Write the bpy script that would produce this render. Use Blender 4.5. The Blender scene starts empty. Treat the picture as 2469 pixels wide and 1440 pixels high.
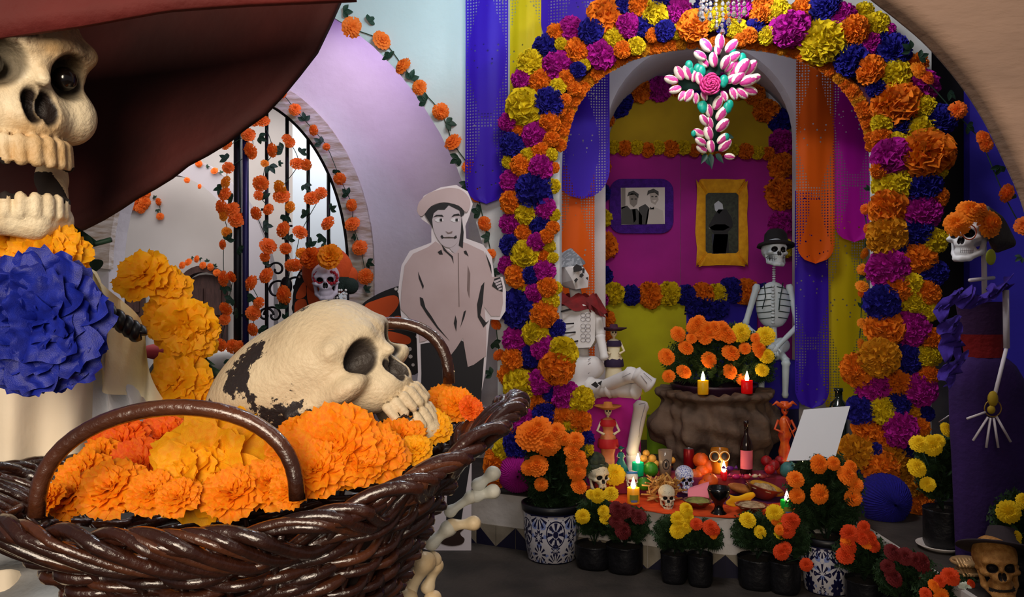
import bpy, bmesh, math, random
import numpy as np
from math import sin, cos, pi, sqrt, radians as R, atan2, hypot
from mathutils import Vector as V, Matrix as M4, Quaternion, noise
from mathutils.geometry import tessellate_polygon

sc = bpy.context.scene
COL = sc.collection
rnd = random.Random(11)

# ---------------------------------------------------------------- camera, world, light, exposure
F = 2000.0            # focal length in pixels of the 2469 x 1440 frame
CX, CY, ZC = 1234.5, 720.0, 1.2
cd = bpy.data.cameras.new('camera'); cam = bpy.data.objects.new('camera', cd); COL.objects.link(cam)
cd.sensor_width = 36; cd.lens = F/2469*36; cd.clip_start = .03; cd.clip_end = 60
cam.location = (0, 0, ZC); cam.rotation_euler = (pi/2, 0, 0); sc.camera = cam

w = bpy.data.worlds.new('world'); sc.world = w; w.use_nodes = True
bg = w.node_tree.nodes['Background']; bg.inputs[0].default_value = (.62, .60, .66, 1); bg.inputs[1].default_value = .16
vs = sc.view_settings; vs.view_transform = 'Standard'; vs.look = 'None'; vs.gamma = 1; vs.use_curve_mapping = False
vs.exposure = 0.0
try:
    sc.cycles.use_denoising = True
    sc.cycles.max_bounces = 6; sc.cycles.diffuse_bounces = 3; sc.cycles.transparent_max_bounces = 12
    sc.cycles.sample_clamp_indirect = 4
    sc.cycles.caustics_reflective = False; sc.cycles.caustics_refractive = False
except Exception: pass

def P(x, y, Y):
    "the point seen at pixel (x, y) at distance Y from the lens plane"
    return V(((x-CX)/F*Y, Y, ZC-(y-CY)/F*Y))
def S(n, Y): return n/F*Y

def lamp(name, kind, loc, energy, color, size=.1, target=None, spot=None, blend=.5, sy=None):
    d = bpy.data.lights.new(name, kind); d.energy = energy; d.color = color
    if kind == 'AREA':
        d.size = size
        if sy: d.shape = 'RECTANGLE'; d.size_y = sy
    else: d.shadow_soft_size = size
    if spot: d.spot_size = R(spot); d.spot_blend = blend
    o = bpy.data.objects.new(name, d); o.location = loc; COL.objects.link(o)
    if target is not None:
        o.rotation_euler = (V(target)-V(loc)).to_track_quat('-Z', 'Y').to_euler()
    return o
# cool white lamp inside the chandelier, just in front of the top of the altar arch
lamp('chandelier_light', 'POINT', P(1746, -60, 3.42), 85, (.90, .94, 1), .06)
# unseen fill added behind the cross to brighten the niche vault
lamp('niche_fill', 'POINT', P(1735, 150, 4.4), 4, (.86, .86, 1), .05)
# daylight-cool wash on the upper left wall
lamp('cool_wash', 'SPOT', P(1100, -300, 2.9), 42, (.30, .82, 1), .15, P(1010, 0, 4.3), 65, 1)
# violet stage lamp on the recessed wall
lamp('violet_lamp', 'SPOT', P(900, -60, 4.62), 26, (.50, .20, 1), .15, P(840, 260, 5.35), 110, 1)
# bright ceiling lamps of the room beyond the gate
lamp('far_room_light', 'AREA', (-2.9, 7.0, 3.1), 62, (1, .95, .90), 2.2, (-2.9, 7.4, 0))
lamp('far_pier_light', 'AREA', (-1.35, 6.2, 2.9), 16, (.85, .93, 1), .6, (-1.35, 7, 1.4))
# passage lamp that lights the recessed wall and the cut-out
lamp('passage_light', 'AREA', (-.95, 4.78, 2.95), 6, (1, .90, .86), .4, (-1.1, 5.0, .8))
# warm lamps of the front room behind the viewer
lamp('front_room_light', 'AREA', (-.25, -1.3, 1.75), 66, (1, .84, .66), 1.0, (-.4, 1.2, 1.0))
lamp('front_ceiling', 'AREA', (.9, .6, 2.9), 6, (1, .90, .82), 1.2, (.9, 3.2, .8))
lamp('cool_back_lamp', 'POINT', (-.1, 2.3, 2.7), 16, (.75, .88, 1), .08)
lamp('altar_fill', 'AREA', (.35, 2.5, 2.95), 20, (1, .93, .88), .5, (.5, 4.0, .5))  # unseen fill added above the altar front to brighten the offerings


# ---------------------------------------------------------------- materials
def lin(c):
    if isinstance(c, str):
        c = c.lstrip('#'); c = [int(c[i:i+2], 16)/255 for i in (0, 2, 4)]
    return tuple(x/12.92 if x <= .04045 else ((x+.055)/1.055)**2.4 for x in c)+(1,)
MATS = {}
def mat(name, col, rough=.7, col2=None, scale=30, bump=0, bscale=60, metal=0, sss=0, trans=0, spec=.4, emit=0, coat=0, sheen=0, thin=0, contrast=(.35,.65), stretch=None, coord='Object', alpha=1):
    if name in MATS: return MATS[name]
    m = bpy.data.materials.new(name); m.use_nodes = True; nt = m.node_tree; N = nt.nodes; L = nt.links
    b = N['Principled BSDF']
    b.inputs['Base Color'].default_value = lin(col); b.inputs['Roughness'].default_value = rough
    b.inputs['Metallic'].default_value = metal; b.inputs['Specular IOR Level'].default_value = spec
    b.inputs['Coat Weight'].default_value = coat; b.inputs['Sheen Weight'].default_value = sheen
    if trans: b.inputs['Transmission Weight'].default_value = trans
    if alpha < 1: b.inputs['Alpha'].default_value = alpha
    if sss:
        b.inputs['Subsurface Weight'].default_value = sss; b.inputs['Subsurface Radius'].default_value = (.01, .006, .003)
    if emit:
        b.inputs['Emission Color'].default_value = lin(col); b.inputs['Emission Strength'].default_value = emit
    tc = None
    def coords():
        nonlocal tc
        if tc is None:
            t = N.new('ShaderNodeTexCoord'); mp = N.new('ShaderNodeMapping')
            L.new(t.outputs[coord], mp.inputs[0])
            if stretch: mp.inputs['Scale'].default_value = stretch[:3]; 
            if stretch and len(stretch) > 3: mp.inputs['Rotation'].default_value = stretch[3:]
            tc = mp.outputs[0]
        return tc
    if col2:
        n = N.new('ShaderNodeTexNoise'); n.inputs['Scale'].default_value = scale; n.inputs['Detail'].default_value = 4
        L.new(coords(), n.inputs['Vector'])
        r = N.new('ShaderNodeValToRGB'); r.color_ramp.elements[0].position = contrast[0]; r.color_ramp.elements[1].position = contrast[1]
        r.color_ramp.elements[0].color = lin(col); r.color_ramp.elements[1].color = lin(col2)
        L.new(n.outputs['Fac'], r.inputs[0]); L.new(r.outputs[0], b.inputs['Base Color'])
    if bump:
        n2 = N.new('ShaderNodeTexNoise'); n2.inputs['Scale'].default_value = bscale; n2.inputs['Detail'].default_value = 5
        L.new(coords(), n2.inputs['Vector'])
        bp = N.new('ShaderNodeBump'); bp.inputs['Strength'].default_value = bump; bp.inputs['Distance'].default_value = .01
        L.new(n2.outputs['Fac'], bp.inputs['Height']); L.new(bp.outputs[0], b.inputs['Normal'])
    if thin:   # paper and petals let some light through
        tr = N.new('ShaderNodeBsdfTranslucent'); tr.inputs[0].default_value = lin(col)
        mx = N.new('ShaderNodeMixShader'); mx.inputs[0].default_value = thin
        out = N['Material Output']; L.new(b.outputs[0], mx.inputs[1]); L.new(tr.outputs[0], mx.inputs[2]); L.new(mx.outputs[0], out.inputs[0])
    MATS[name] = m
    return m

ORD = 'first second third fourth fifth sixth seventh eighth ninth tenth eleventh twelfth thirteenth fourteenth'.split()
# ---------------------------------------------------------------- objects
W = {}
def _w(o): return W.get(o.name, M4.Identity(4))
def put(o, parent=None, mw=None):
    COL.objects.link(o)
    mw = mw or M4.Identity(4)
    if parent is not None:
        o.parent = parent; o.matrix_parent_inverse = _w(parent).inverted()
    o.matrix_basis = mw
    W[o.name] = mw.copy()
    return o
def meta(o, label=None, cat=None, group=None, kind=None):
    if label: o['label'] = label
    if cat: o['category'] = cat
    if group: o['group'] = group
    if kind: o['kind'] = kind
    return o
def thing(name, label, cat, loc=(0,0,0), group=None):
    o = bpy.data.objects.new(name, None); o.empty_display_size = .05
    put(o, None, M4.Translation(V(loc)))
    return meta(o, label, cat, group)
def inst(name, mesh, material, mw, parent=None, label=None):
    o = bpy.data.objects.new(name, mesh)
    put(o, parent, mw)
    if material is not None:
        if not isinstance(material, (list, tuple)): material = [material]
        for i, m in enumerate(material):
            o.material_slots[i].link = 'OBJECT'; o.material_slots[i].material = m
    if label: o['label'] = label
    return o
def copy_tree(root, delta, label=None, group=None, scale=1.0, rotz=0):
    "copy a thing and its parts and sub-parts, moved by delta"
    T0 = _w(root); piv = T0.to_translation()
    X = M4.Translation(V(delta)+piv) @ M4.Rotation(rotz, 4, 'Z') @ M4.Scale(scale, 4) @ M4.Translation(-piv)
    def rec(o, par):
        c = o.copy(); COL.objects.link(c)
        nw = X @ _w(o)
        if par is not None:
            c.parent = par; c.matrix_parent_inverse = _w(par).inverted()
        c.matrix_basis = nw; W[c.name] = nw
        for ch in list(o.children): rec(ch, c)
        return c
    r = rec(root, None)
    if label: r['label'] = label
    if group: r['group'] = group
    return r

class MB:
    def __init__(s): s.v = []; s.f = []; s.m = []; s.mi = 0
    def add(s, verts, faces, mi=None, mats=None):
        o = len(s.v); s.v += [tuple(p) for p in verts]; s.f += [tuple(i+o for i in f) for f in faces]
        s.m += (mats if mats is not None else [s.mi if mi is None else mi]*len(faces)); return s
    def box(s, c, size, rot=None, mi=None):
        c = V(c); h = V(size)/2; vs_ = []
        for x in (-1,1):
            for y in (-1,1):
                for z in (-1,1):
                    p = V((x*h.x, y*h.y, z*h.z)); vs_.append(c+(rot @ p if rot else p))
        return s.add(vs_, [(0,1,3,2),(4,6,7,5),(0,4,5,1),(2,3,7,6),(0,2,6,4),(1,5,7,3)], mi)
    def tube(s, pts, r, n=8, mi=None, cap=True, flat=None, closed=False):
        pts = [V(p) for p in pts]; k = len(pts)
        rs = r if isinstance(r, (list, tuple)) else [r]*k
        t0 = (pts[1]-pts[0]).normalized()
        up = V((0,0,1)) if abs(t0.z) < .9 else V((0,1,0))
        a = t0.cross(up).normalized(); vs_ = []
        for i, p in enumerate(pts):
            if closed: t = (pts[(i+1) % k]-pts[i-1])
            else: t = (pts[min(i+1,k-1)]-pts[max(i-1,0)])
            if t.length < 1e-9: t = t0
            t = t.normalized(); a = (a-t*a.dot(t))
            if a.length < 1e-6: a = t.orthogonal()
            a.normalize(); b = t.cross(a)
            for j in range(n):
                th = 2*pi*j/n
                vs_.append(p+a*(cos(th)*rs[i])+b*(sin(th)*rs[i]*(flat or 1)))
        fs = []
        for i in range(k if closed else k-1):
            for j in range(n):
                i2 = (i+1) % k
                fs.append((i*n+j, i*n+(j+1)%n, i2*n+(j+1)%n, i2*n+j))
        if cap and not closed: fs += [tuple(reversed(range(n))), tuple((k-1)*n+j for j in range(n))]
        return s.add(vs_, fs, mi)
    def sph(s, c, r, n=12, m=8, mi=None, rot=None):
        c = V(c); r = V((r,r,r)) if isinstance(r, (int,float)) else V(r)
        vs_ = []; fs = []
        for i in range(m+1):
            ph = pi*i/m
            for j in range(n):
                th = 2*pi*j/n
                p = V((r.x*sin(ph)*cos(th), r.y*sin(ph)*sin(th), r.z*cos(ph)))
                vs_.append(c+(rot @ p if rot else p))
        for i in range(m):
            for j in range(n): fs.append((i*n+j, (i+1)*n+j, (i+1)*n+(j+1)%n, i*n+(j+1)%n))
        return s.add(vs_, fs, mi)
    def lathe(s, prof, c=(0,0,0), n=24, mi=None, rot=None, sq=1.0, wob=None):
        c = V(c); vs_ = []; fs = []; k = len(prof)
        for i, (r, z) in enumerate(prof):
            for j in range(n):
                th = 2*pi*j/n; rr = r*(1+(wob(th, i) if wob else 0))
                p = V((rr*cos(th), rr*sin(th)*sq, z)); vs_.append(c+(rot @ p if rot else p))
        for i in range(k-1):
            for j in range(n): fs.append((i*n+j, i*n+(j+1)%n, (i+1)*n+(j+1)%n, (i+1)*n+j))
        return s.add(vs_, fs, mi)
    def grid(s, fn, nu, nv, mi=None, back=None):
        vs_ = [fn(i/nu, j/nv) for j in range(nv+1) for i in range(nu+1)]
        fs = [(j*(nu+1)+i, j*(nu+1)+i+1, (j+1)*(nu+1)+i+1, (j+1)*(nu+1)+i) for j in range(nv) for i in range(nu)]
        return s.add(vs_, fs, mi)
    def poly(s, outline, th, axis=(0,1,0), holes=(), mi=None, side=None):
        "flat shape given by 3-D points, extruded by th along axis (towards +axis)"
        ax = V(axis)*th; loops = [[V(p) for p in outline]]+[[V(p) for p in h] for h in holes]
        tris = tessellate_polygon(loops); flat = [p for l in loops for p in l]; n = len(flat)
        s.add(flat+[p+ax for p in flat], [tuple(t) for t in tris]+[tuple(n+i for i in reversed(t)) for t in tris], mi)
        fs = []; o = 0
        for l in loops:
            k = len(l)
            for i in range(k): fs.append((o+i, o+(i+1)%k, n+o+(i+1)%k, n+o+i))
            o += k
        return s.add(flat+[p+ax for p in flat], fs, side if side is not None else mi)
    def mesh(s, name, mats=(), smooth=True):
        me = bpy.data.meshes.new(name); me.from_pydata(s.v, [], s.f)
        me.polygons.foreach_set('material_index', s.m)
        me.polygons.foreach_set('use_smooth', [smooth]*len(s.f))
        for m in mats: me.materials.append(m)
        if not mats: me.materials.append(None)
        me.update(); return me
    def build(s, name, mats, parent=None, smooth=True, label=None, sub=0, fixn=False, bevel=0, mw=None):
        if not isinstance(mats, (list, tuple)): mats = [mats]
        me = s.mesh(name, mats, smooth)
        if fixn:
            bm = bmesh.new(); bm.from_mesh(me); bmesh.ops.remove_doubles(bm, verts=bm.verts, dist=1e-6)
            bmesh.ops.recalc_face_normals(bm, faces=bm.faces); bm.to_mesh(me); bm.free()
        o = bpy.data.objects.new(name, me); put(o, parent, mw)
        if bevel:
            b = o.modifiers.new('bevel', 'BEVEL'); b.width = bevel; b.segments = 2; b.limit_method = 'ANGLE'
        if sub:
            m = o.modifiers.new('sub', 'SUBSURF'); m.levels = sub; m.render_levels = sub
        if label: o['label'] = label
        return o

def struct(o): o['kind'] = 'structure'; return o
def arc_pts(pts, n=8, closed=False):
    "Catmull-Rom through points"
    pts = [V(p) for p in pts]; k = len(pts); out = []
    for i in range(k if closed else k-1):
        p0 = pts[i-1] if (i > 0 or closed) else pts[0]*2-pts[1]
        p1 = pts[i]; p2 = pts[(i+1) % k]; p3 = pts[(i+2) % k] if (i+2 < k or closed) else p2*2-p1
        for j in range(n):
            t = j/n
            out.append(.5*((2*p1)+(p2-p0)*t+(2*p0-5*p1+4*p2-p3)*t*t+(3*p1-p0-3*p2+p3)*t**3))
    if not closed: out.append(pts[-1])
    return out

# ---------------------------------------------------------------- implicit shapes (numpy surface nets)
def smin(a, b, k): 
    h = np.clip(.5+.5*(b-a)/k, 0, 1); return b*(1-h)+a*h-k*h*(1-h)
def smax(a, b, k): return -smin(-a, -b, k)
def ell(p, c, r, rot=None):
    q = p-np.array(c)
    if rot is not None: q = q @ np.array(rot.to_3x3())
    r = np.array(r); k0 = np.linalg.norm(q/r, axis=-1); k1 = np.linalg.norm(q/(r*r), axis=-1)
    return k0*(k0-1)/np.maximum(k1, 1e-6)
def cap(p, a, b, ra, rb):
    a = np.array(a, float); b = np.array(b, float); ba = b-a
    h = np.clip(((p-a) @ ba)/max(ba @ ba, 1e-12), 0, 1)
    return np.linalg.norm(p-a-h[..., None]*ba, axis=-1)-(ra+(rb-ra)*h)
def nets(f, lo, hi, res):
    lo = np.array(lo, float); hi = np.array(hi, float); h = (hi-lo).max()/res
    n = np.ceil((hi-lo)/h).astype(int)+1
    ax = [lo[i]+h*np.arange(n[i]) for i in range(3)]
    G = np.stack(np.meshgrid(*ax, indexing='ij'), -1); D = f(G)
    s = D < 0
    c = np.zeros([k-1 for k in n]); acc = np.zeros([k-1 for k in n]+[3]); cnt = np.zeros([k-1 for k in n])
    def cor(A, d): return A[d[0]:A.shape[0]-1+d[0], d[1]:A.shape[1]-1+d[1], d[2]:A.shape[2]-1+d[2]]
    for axis in range(3):
        o1, o2 = [i for i in range(3) if i != axis]
        for u in (0, 1):
            for v in (0, 1):
                d0 = [0]*3; d0[o1] = u; d0[o2] = v; d1 = list(d0); d1[axis] = 1
                a = cor(D, d0); b = cor(D, d1); cr = (a < 0) != (b < 0)
                t = np.where(cr, a/np.where(cr, a-b, 1), 0)
                for k in range(3):
                    acc[..., k] += np.where(cr, d0[k]+(t if k == axis else 0), 0)
                cnt += cr
    mk = cnt > 0; idx = -np.ones(mk.shape, int); idx[mk] = np.arange(mk.sum())
    base = np.stack(np.meshgrid(*[np.arange(k-1) for k in n], indexing='ij'), -1)
    vv = (base[mk]+acc[mk]/cnt[mk][:, None])*h+lo
    faces = []
    for axis in range(3):
        o1, o2 = (axis+1) % 3, (axis+2) % 3
        sl0 = [slice(None)]*3; sl1 = [slice(None)]*3; sl0[axis] = slice(0, -1); sl1[axis] = slice(1, None)
        cr = s[tuple(sl0)] != s[tuple(sl1)]
        fl = s[tuple(sl0)]
        ii = np.argwhere(cr)
        ii = ii[(ii[:, o1] > 0) & (ii[:, o2] > 0) & (ii[:, o1] < n[o1]-1) & (ii[:, o2] < n[o2]-1)]
        if not len(ii): continue
        e1 = np.zeros(3, int); e1[o1] = 1; e2 = np.zeros(3, int); e2[o2] = 1
        q = [idx[tuple((ii-d).T)] for d in (e1+e2, e2, 0*e1, e1)]
        q = np.stack(q, -1); flip = ~fl[tuple(ii.T)]
        q[flip] = q[flip][:, ::-1]
        faces.append(q)
    return vv, np.concatenate(faces)
def sdf(name, f, lo, hi, res, mats, region=None, mesh_only=False, parent=None, mw=None, label=None):
    vv, ff = nets(f, lo, hi, res)
    me = bpy.data.meshes.new(name); me.from_pydata(vv.tolist(), [], ff.tolist())
    if not isinstance(mats, (list, tuple)): mats = [mats]
    for m in mats: me.materials.append(m)
    me.polygons.foreach_set('use_smooth', [True]*len(ff))
    if region is not None:
        c = vv[ff].mean(1); me.polygons.foreach_set('material_index', region(c).astype(int))
    me.update()
    if mesh_only: return me
    o = bpy.data.objects.new(name, me); put(o, parent, mw)
    if label: o['label'] = label
    return o
def frame(loc, right, up, scale=1.0):
    "matrix with local x -> right, local z -> up, local -y -> towards the viewer's side"
    x = V(right).normalized(); z = V(up); z = (z-x*z.dot(x)).normalized(); y = z.cross(x)
    m = M4((x, y, z)).transposed().to_4x4()
    s = scale if isinstance(scale, (tuple, list)) else (scale,)*3
    return M4.Translation(V(loc)) @ m @ M4.Diagonal((*s, 1))
def face_to(loc, direction, scale=1.0, spin=0.0):
    "matrix that turns local +z to the direction"
    q = V(direction).to_track_quat('Z', 'Y').to_matrix().to_4x4()
    s = scale if isinstance(scale, (tuple, list)) else (scale,)*3
    return M4.Translation(V(loc)) @ q @ M4.Rotation(spin, 4, 'Z') @ M4.Diagonal((*s, 1))
# ---------------------------------------------------------------- shared colours
CREPE = {
 'O': mat('crepe_orange', '#ff9410', .8, '#f87406', 25, bump=.5, bscale=220, thin=.2),
 'Y': mat('crepe_yellow', '#f8e010', .8, '#ecc40a', 25, bump=.5, bscale=220, thin=.2),
 'N': mat('crepe_blue', '#1c14a4', .8, '#110a6c', 25, bump=.5, bscale=220, thin=.1),
 'M': mat('crepe_magenta', '#cf12ae', .8, '#b00c90', 25, bump=.5, bscale=220, thin=.2),
 'K': mat('crepe_ochre', '#f0a80c', .8, '#dd8a08', 25, bump=.5, bscale=220, thin=.2),
}
CNAME = dict(O='orange', Y='yellow', N='dark blue', M='magenta', K='ochre yellow')
plaster_white = mat('plaster_white', '#cfcacb', .85, '#c2bcbc', 2.2, bump=.25, bscale=25)
plaster_cool = mat('plaster_cool', '#d2d6d8', .85, '#c6cacc', 1.5, bump=.2, bscale=20)
plaster_beige = mat('plaster_beige', '#a58774', .9, '#957a69', 3, bump=.45, bscale=20, stretch=(1, 1, 3.5, 0, R(38), 0))
floor_m = mat('floor_concrete', '#413a35', .7, '#2a2623', 5, bump=.35, bscale=40)
white_wall = mat('step_white', '#c8c2be', .8, '#b0a9a2', 6, bump=.3, bscale=30)
blue_wall = mat('wall_blue', '#3a2ec0', .85, '#3226ac', 2, bump=.15, bscale=40)
panel_black = mat('panel_black', '#121015', .95)
dark_wood = mat('door_wood', '#4f3430', .6, '#3d2724', 14, bump=.3, bscale=60, stretch=(4, 4, .6))
iron = mat('iron_black', '#15161c', .45, metal=.5)

# ---------------------------------------------------------------- floor and platform
def slab(name, pts, z0, z1, m, kind='structure'):
    mb = MB(); mb.poly([(x, y, z0) for x, y in pts], z1-z0, (0, 0, 1)); o = mb.build(name, m, smooth=False, fixn=True)
    if kind: o['kind'] = kind
    return o
slab('floor', [(-5, -1.5), (4, -1.5), (4, 11), (-5, 11)], -.06, 0, floor_m)
PF = [(-1.75, 4.62), (-.9, 4.33), (-.17, 4.07), (.5, 3.73), (.92, 3.56), (1.455, 3.50), (1.455, 1.2), (3.4, 1.2), (3.4, 6.2), (-.35, 6.2), (-.35, 4.62)]
PZ = .258
plat = slab('trim_1', PF[:], 0, PZ-.004, white_wall)
plat.name = 'trim_1'
top = slab('floor_platform', [(-.9, 4.335), (-.17, 4.075), (.5, 3.735), (.92, 3.565), (1.475, 3.51), (1.475, 1.2), (3.4, 1.2), (3.4, 6.2), (-.35, 6.2)], PZ-.004, PZ, floor_m)
# zigzag tiles at the foot of the white riser: each tile a pale square with a dark triangle
tile_pale = mat('tile_pale', '#8d8474', .5, '#766c5e', 12, bump=.15); tile_dark = mat('tile_dark', '#14122a', .45)
edge = [V((x, y, 0)) for x, y in PF[:7]]
def edge_tiles():
    for a, b in zip(edge[:-1], edge[1:]):
        L_ = (b-a).length; n = max(1, round(L_/.105)); t = (b-a)/n; nrm = V((t.y, -t.x, 0)).normalized()
        if (a.y < 3.6): nrm = V((-1, 0, 0))
        for i in range(n):
            p = a+t*i; q = p+t*.97; h = .1
            o_ = nrm*.004
            mb = MB()
            # pale tile
            mb.poly([p+o_*0, q, q+V((0, 0, h)), p+V((0, 0, h))], .006, nrm, mi=0)
            up = i % 2
            if up: tri = [p, q, q+V((0, 0, h))]
            else: tri = [p, q, p+V((0, 0, h))]
            mb.poly([v+nrm*.0055 for v in tri], .0015, nrm, mi=1)
            mb.build('tile', [tile_pale, tile_dark], plat, smooth=False)
edge_tiles()

# ---------------------------------------------------------------- the decorated wall with two arches
WD = V((-.22, -1, 0)).normalized()*-1            # normal pointing away from the viewer
def wallY(X): return 4.12-.22*X
def onwall(px, py, off=0.0):
    "point of the decorated wall seen at a pixel; off moves it towards the viewer"
    # X = k*Y, Y = 4.12-.22 k Y -> Y
    k = (px-CX)/F; Y = (4.12-off)/(1+.22*k); return P(px, py, Y)
WN = V((.22, 1, 0)).normalized(); WR = V((1, -.22, 0)).normalized()
def ell_arch(cx, cy, a, b, n=28, t0=0, t1=pi): return [(cx+a*cos(t0+(t1-t0)*i/n), cy-b*sin(t0+(t1-t0)*i/n)) for i in range(n+1)]
def sup_arch(cx, cy, a, b, n=28, e=.8):
    g = lambda v: math.copysign(abs(v)**e, v)
    return [(cx+a*g(cos(pi*i/n)), cy-b*g(sin(pi*i/n))) for i in range(n+1)]
def base_z(p, z): return V((p.x, p.y, z))
# altar arch (its curve springs at y 420)
ha = [onwall(x, y) for x, y in sup_arch(1727, 420, 378, 312)]
ha = [base_z(ha[0], PZ)]+ha+[base_z(ha[-1], PZ)]
# left arch towards the cut-out figure
hb = [onwall(x, y) for x, y in ell_arch(560, 900, 640, 930)]
hb = [base_z(hb[0], 0.0)]+hb+[base_z(hb[-1], 0.0)]
a0, a1 = onwall(-700, 720), onwall(2246, 720)
outer = [base_z(a0, -.05), base_z(a1, -.05), base_z(a1, 3.6), base_z(a0, 3.6)]
def notch(outer, holes):
    "openings that reach the floor become part of the outline"
    line = [outer[0]]
    for h in sorted(holes, key=lambda h: min(p.x for p in h)):
        hh = h if h[0].x < h[-1].x else list(reversed(h))
        line += [base_z(hh[0], -.05)]+hh[1:-1]+[base_z(hh[-1], -.05)]
    return line+outer[1:]
mb = MB(); mb.poly(notch(outer, [ha, hb]), .07, WN)
wall_back = struct(mb.build('wall_back', plaster_cool, smooth=False, fixn=True))

# wall behind it with the gate arch
WB = 5.35
hc_px = ell_arch(552, 650, 290, 425)
hc = [P(x, y, WB) for x, y in hc_px]; hc = [base_z(hc[0], 0)]+hc+[base_z(hc[-1], 0)]
o2 = [P(-900, 0, WB), P(1330, 0, WB)]
o2 = [base_z(o2[0], -.05), base_z(o2[1], -.05), base_z(o2[1], 3.6), base_z(o2[0], 3.6)]
mb = MB(); mb.poly(notch(o2, [hc]), .22, (0, 1, 0))
wall_gate = struct(mb.build('wall_gate', plaster_white, smooth=False, fixn=True))
# streaked moulding round the gate arch
mould = mat('moulding', '#a8937c', .6, '#d8d0c8', 9, bump=.3, bscale=30, stretch=(1, 1, 5, 0, R(45), 0))
oa = ell_arch(548, 640, 352, 468, 30); ia = ell_arch(552, 650, 290, 425, 30)
mb = MB()
for k in range(30):
    q = [P(*oa[k], WB-.05), P(*oa[k+1], WB-.05), P(*ia[k+1], WB-.03), P(*ia[k], WB-.03)]
    mb.poly(q, .06, (0, 1, 0))
q = [P(*oa[0], WB-.05), P(*ia[0], WB-.03)]
mb.poly([q[0], q[1], base_z(q[1], 0), base_z(q[0], 0)], .06, (0, 1, 0))
struct(mb.build('trim_2', mould, smooth=False, fixn=True))

# passage side walls / far room
FB = 8.6
far_white = mat('far_white', '#cfc8c6', .9, '#c4bcb9', 1.2)
mb = MB(); mb.box((-3.1, FB+.1, 1.6), (7, .2, 4)); struct(mb.build('wall_far', far_white, smooth=False))
mb = MB(); mb.box((-6.0, 7, 1.6), (.2, 3.4, 4)); struct(mb.build('wall_far_left', far_white, smooth=False))
glow = mat('far_bright', '#dfe4ea', .9)
# pier seen through the right part of the gate, lit by daylight
mb = MB(); mb.box((-1.35, 7.05, 1.7), (.95, .3, 3.5)); struct(mb.build('wall_pier', glow, smooth=False))
# vault rib across the far room
rib = mat('far_rib', '#b4adb4', .9)
def rib_arch(cx, cy, a, b, Y, wd, name, th=.15):
    m = MB(); A = ell_arch(cx, cy, a, b, 24); B = ell_arch(cx, cy, a-wd, b-wd*.9, 24)
    for k in range(24): m.poly([P(*A[k], Y), P(*A[k+1], Y), P(*B[k+1], Y), P(*B[k], Y)], th, (0, 1, 0))
    q = [P(*A[-1], Y), P(*B[-1], Y)]; m.poly([q[0], q[1], base_z(q[1], 0), base_z(q[0], 0)], th, (0, 1, 0))
    q = [P(*A[0], Y), P(*B[0], Y)]; m.poly([q[0], q[1], base_z(q[1], 0), base_z(q[0], 0)], th, (0, 1, 0))
    return struct(m.build(name, rib, smooth=False, fixn=True))
rib_arch(400, 720, 260, 350, 7.9, 55, 'trim_3')

# arched wooden doors of the far room
def far_door(name, x0, x1, ytop, Y, arched=True, n=10):
    d = MB(); pts = []
    if arched:
        for i in range(n+1):
            t = pi*i/n; pts.append(P((x0+x1)/2+(x1-x0)/2*cos(t), ytop+38-38*sin(t)*1.0, Y))
    else: pts = [P(x1, ytop, Y), P(x0, ytop, Y)]
    pts = [base_z(pts[0], 0)]+pts+[base_z(pts[-1], 0)]
    d.poly(pts, .06, (0, 1, 0)); o = struct(d.build(name, dark_wood, smooth=False, fixn=True))
    w_ = (x1-x0)
    for r in range(2):
        for c in range(2):
            q = [P(x0+w_*(.1+.44*c), ytop+34+r*75, Y), P(x0+w_*(.46+.44*c), ytop+34+r*75, Y), P(x0+w_*(.46+.44*c), ytop+98+r*75, Y), P(x0+w_*(.1+.44*c), ytop+98+r*75, Y)]
            pm = MB(); pm.poly(q, .025, (0, -1, 0)); pm.build('panel', dark_wood, o, smooth=False, bevel=.006)
    return o
far_door('door_1', 446, 545, 662, 8.5)
far_door('door_2', 268, 345, 655, 8.45, False)
# dark arch reveal over the first door
m = MB(); A = ell_arch(488, 700, 62, 60, 14); B = ell_arch(488, 700, 50, 44, 14)
for k in range(14): m.poly([P(*A[k], 8.42), P(*A[k+1], 8.42), P(*B[k+1], 8.42), P(*B[k], 8.42)], .12, (0, 1, 0))
struct(m.build('trim_4', dark_wood, smooth=False, fixn=True))

# ---------------------------------------------------------------- niche behind the altar arch: vault, sides, back
NB = 5.55
def nprof(px, top, spring, hw, Y, n=24):
    return [P(x, y, Y) for x, y in ell_arch(px, spring, hw, spring-top, n)]
fr = nprof(1692, 100, 330, 232, 4.9); bk = nprof(1690, 168, 372, 236, NB)
fr = [base_z(fr[0], PZ)]+fr+[base_z(fr[-1], PZ)]; bk = [base_z(bk[0], PZ)]+bk+[base_z(bk[-1], PZ)]
mb = MB(); n = len(fr)
mb.add(fr+bk, [(i, i+1, n+i+1, n+i) for i in range(n-1)])
struct(mb.build('wall_niche', plaster_white, smooth=True))
# jamb wall round the niche mouth
mb = MB(); e0, e1 = P(1130, 0, 4.9), P(2330, 0, 4.9)
mb.poly(notch([base_z(e0, PZ-.05), base_z(e1, PZ-.05), base_z(e1, 3.4), base_z(e0, 3.4)], [fr]), .1, (0, 1, 0))
struct(mb.build('wall_niche_front', plaster_white, smooth=False, fixn=True))
mb = MB(); mb.box(((fr[0].x+fr[-1].x)/2, NB+.06, 1.5), (2.2, .1, 2.8)); struct(mb.build('wall_niche_back', plaster_white, smooth=False))
mb = MB(); mb.box((.9, 5.2, 3.3), (9, 4.6, .1)); struct(mb.build('ceiling', plaster_white, smooth=False))
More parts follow.
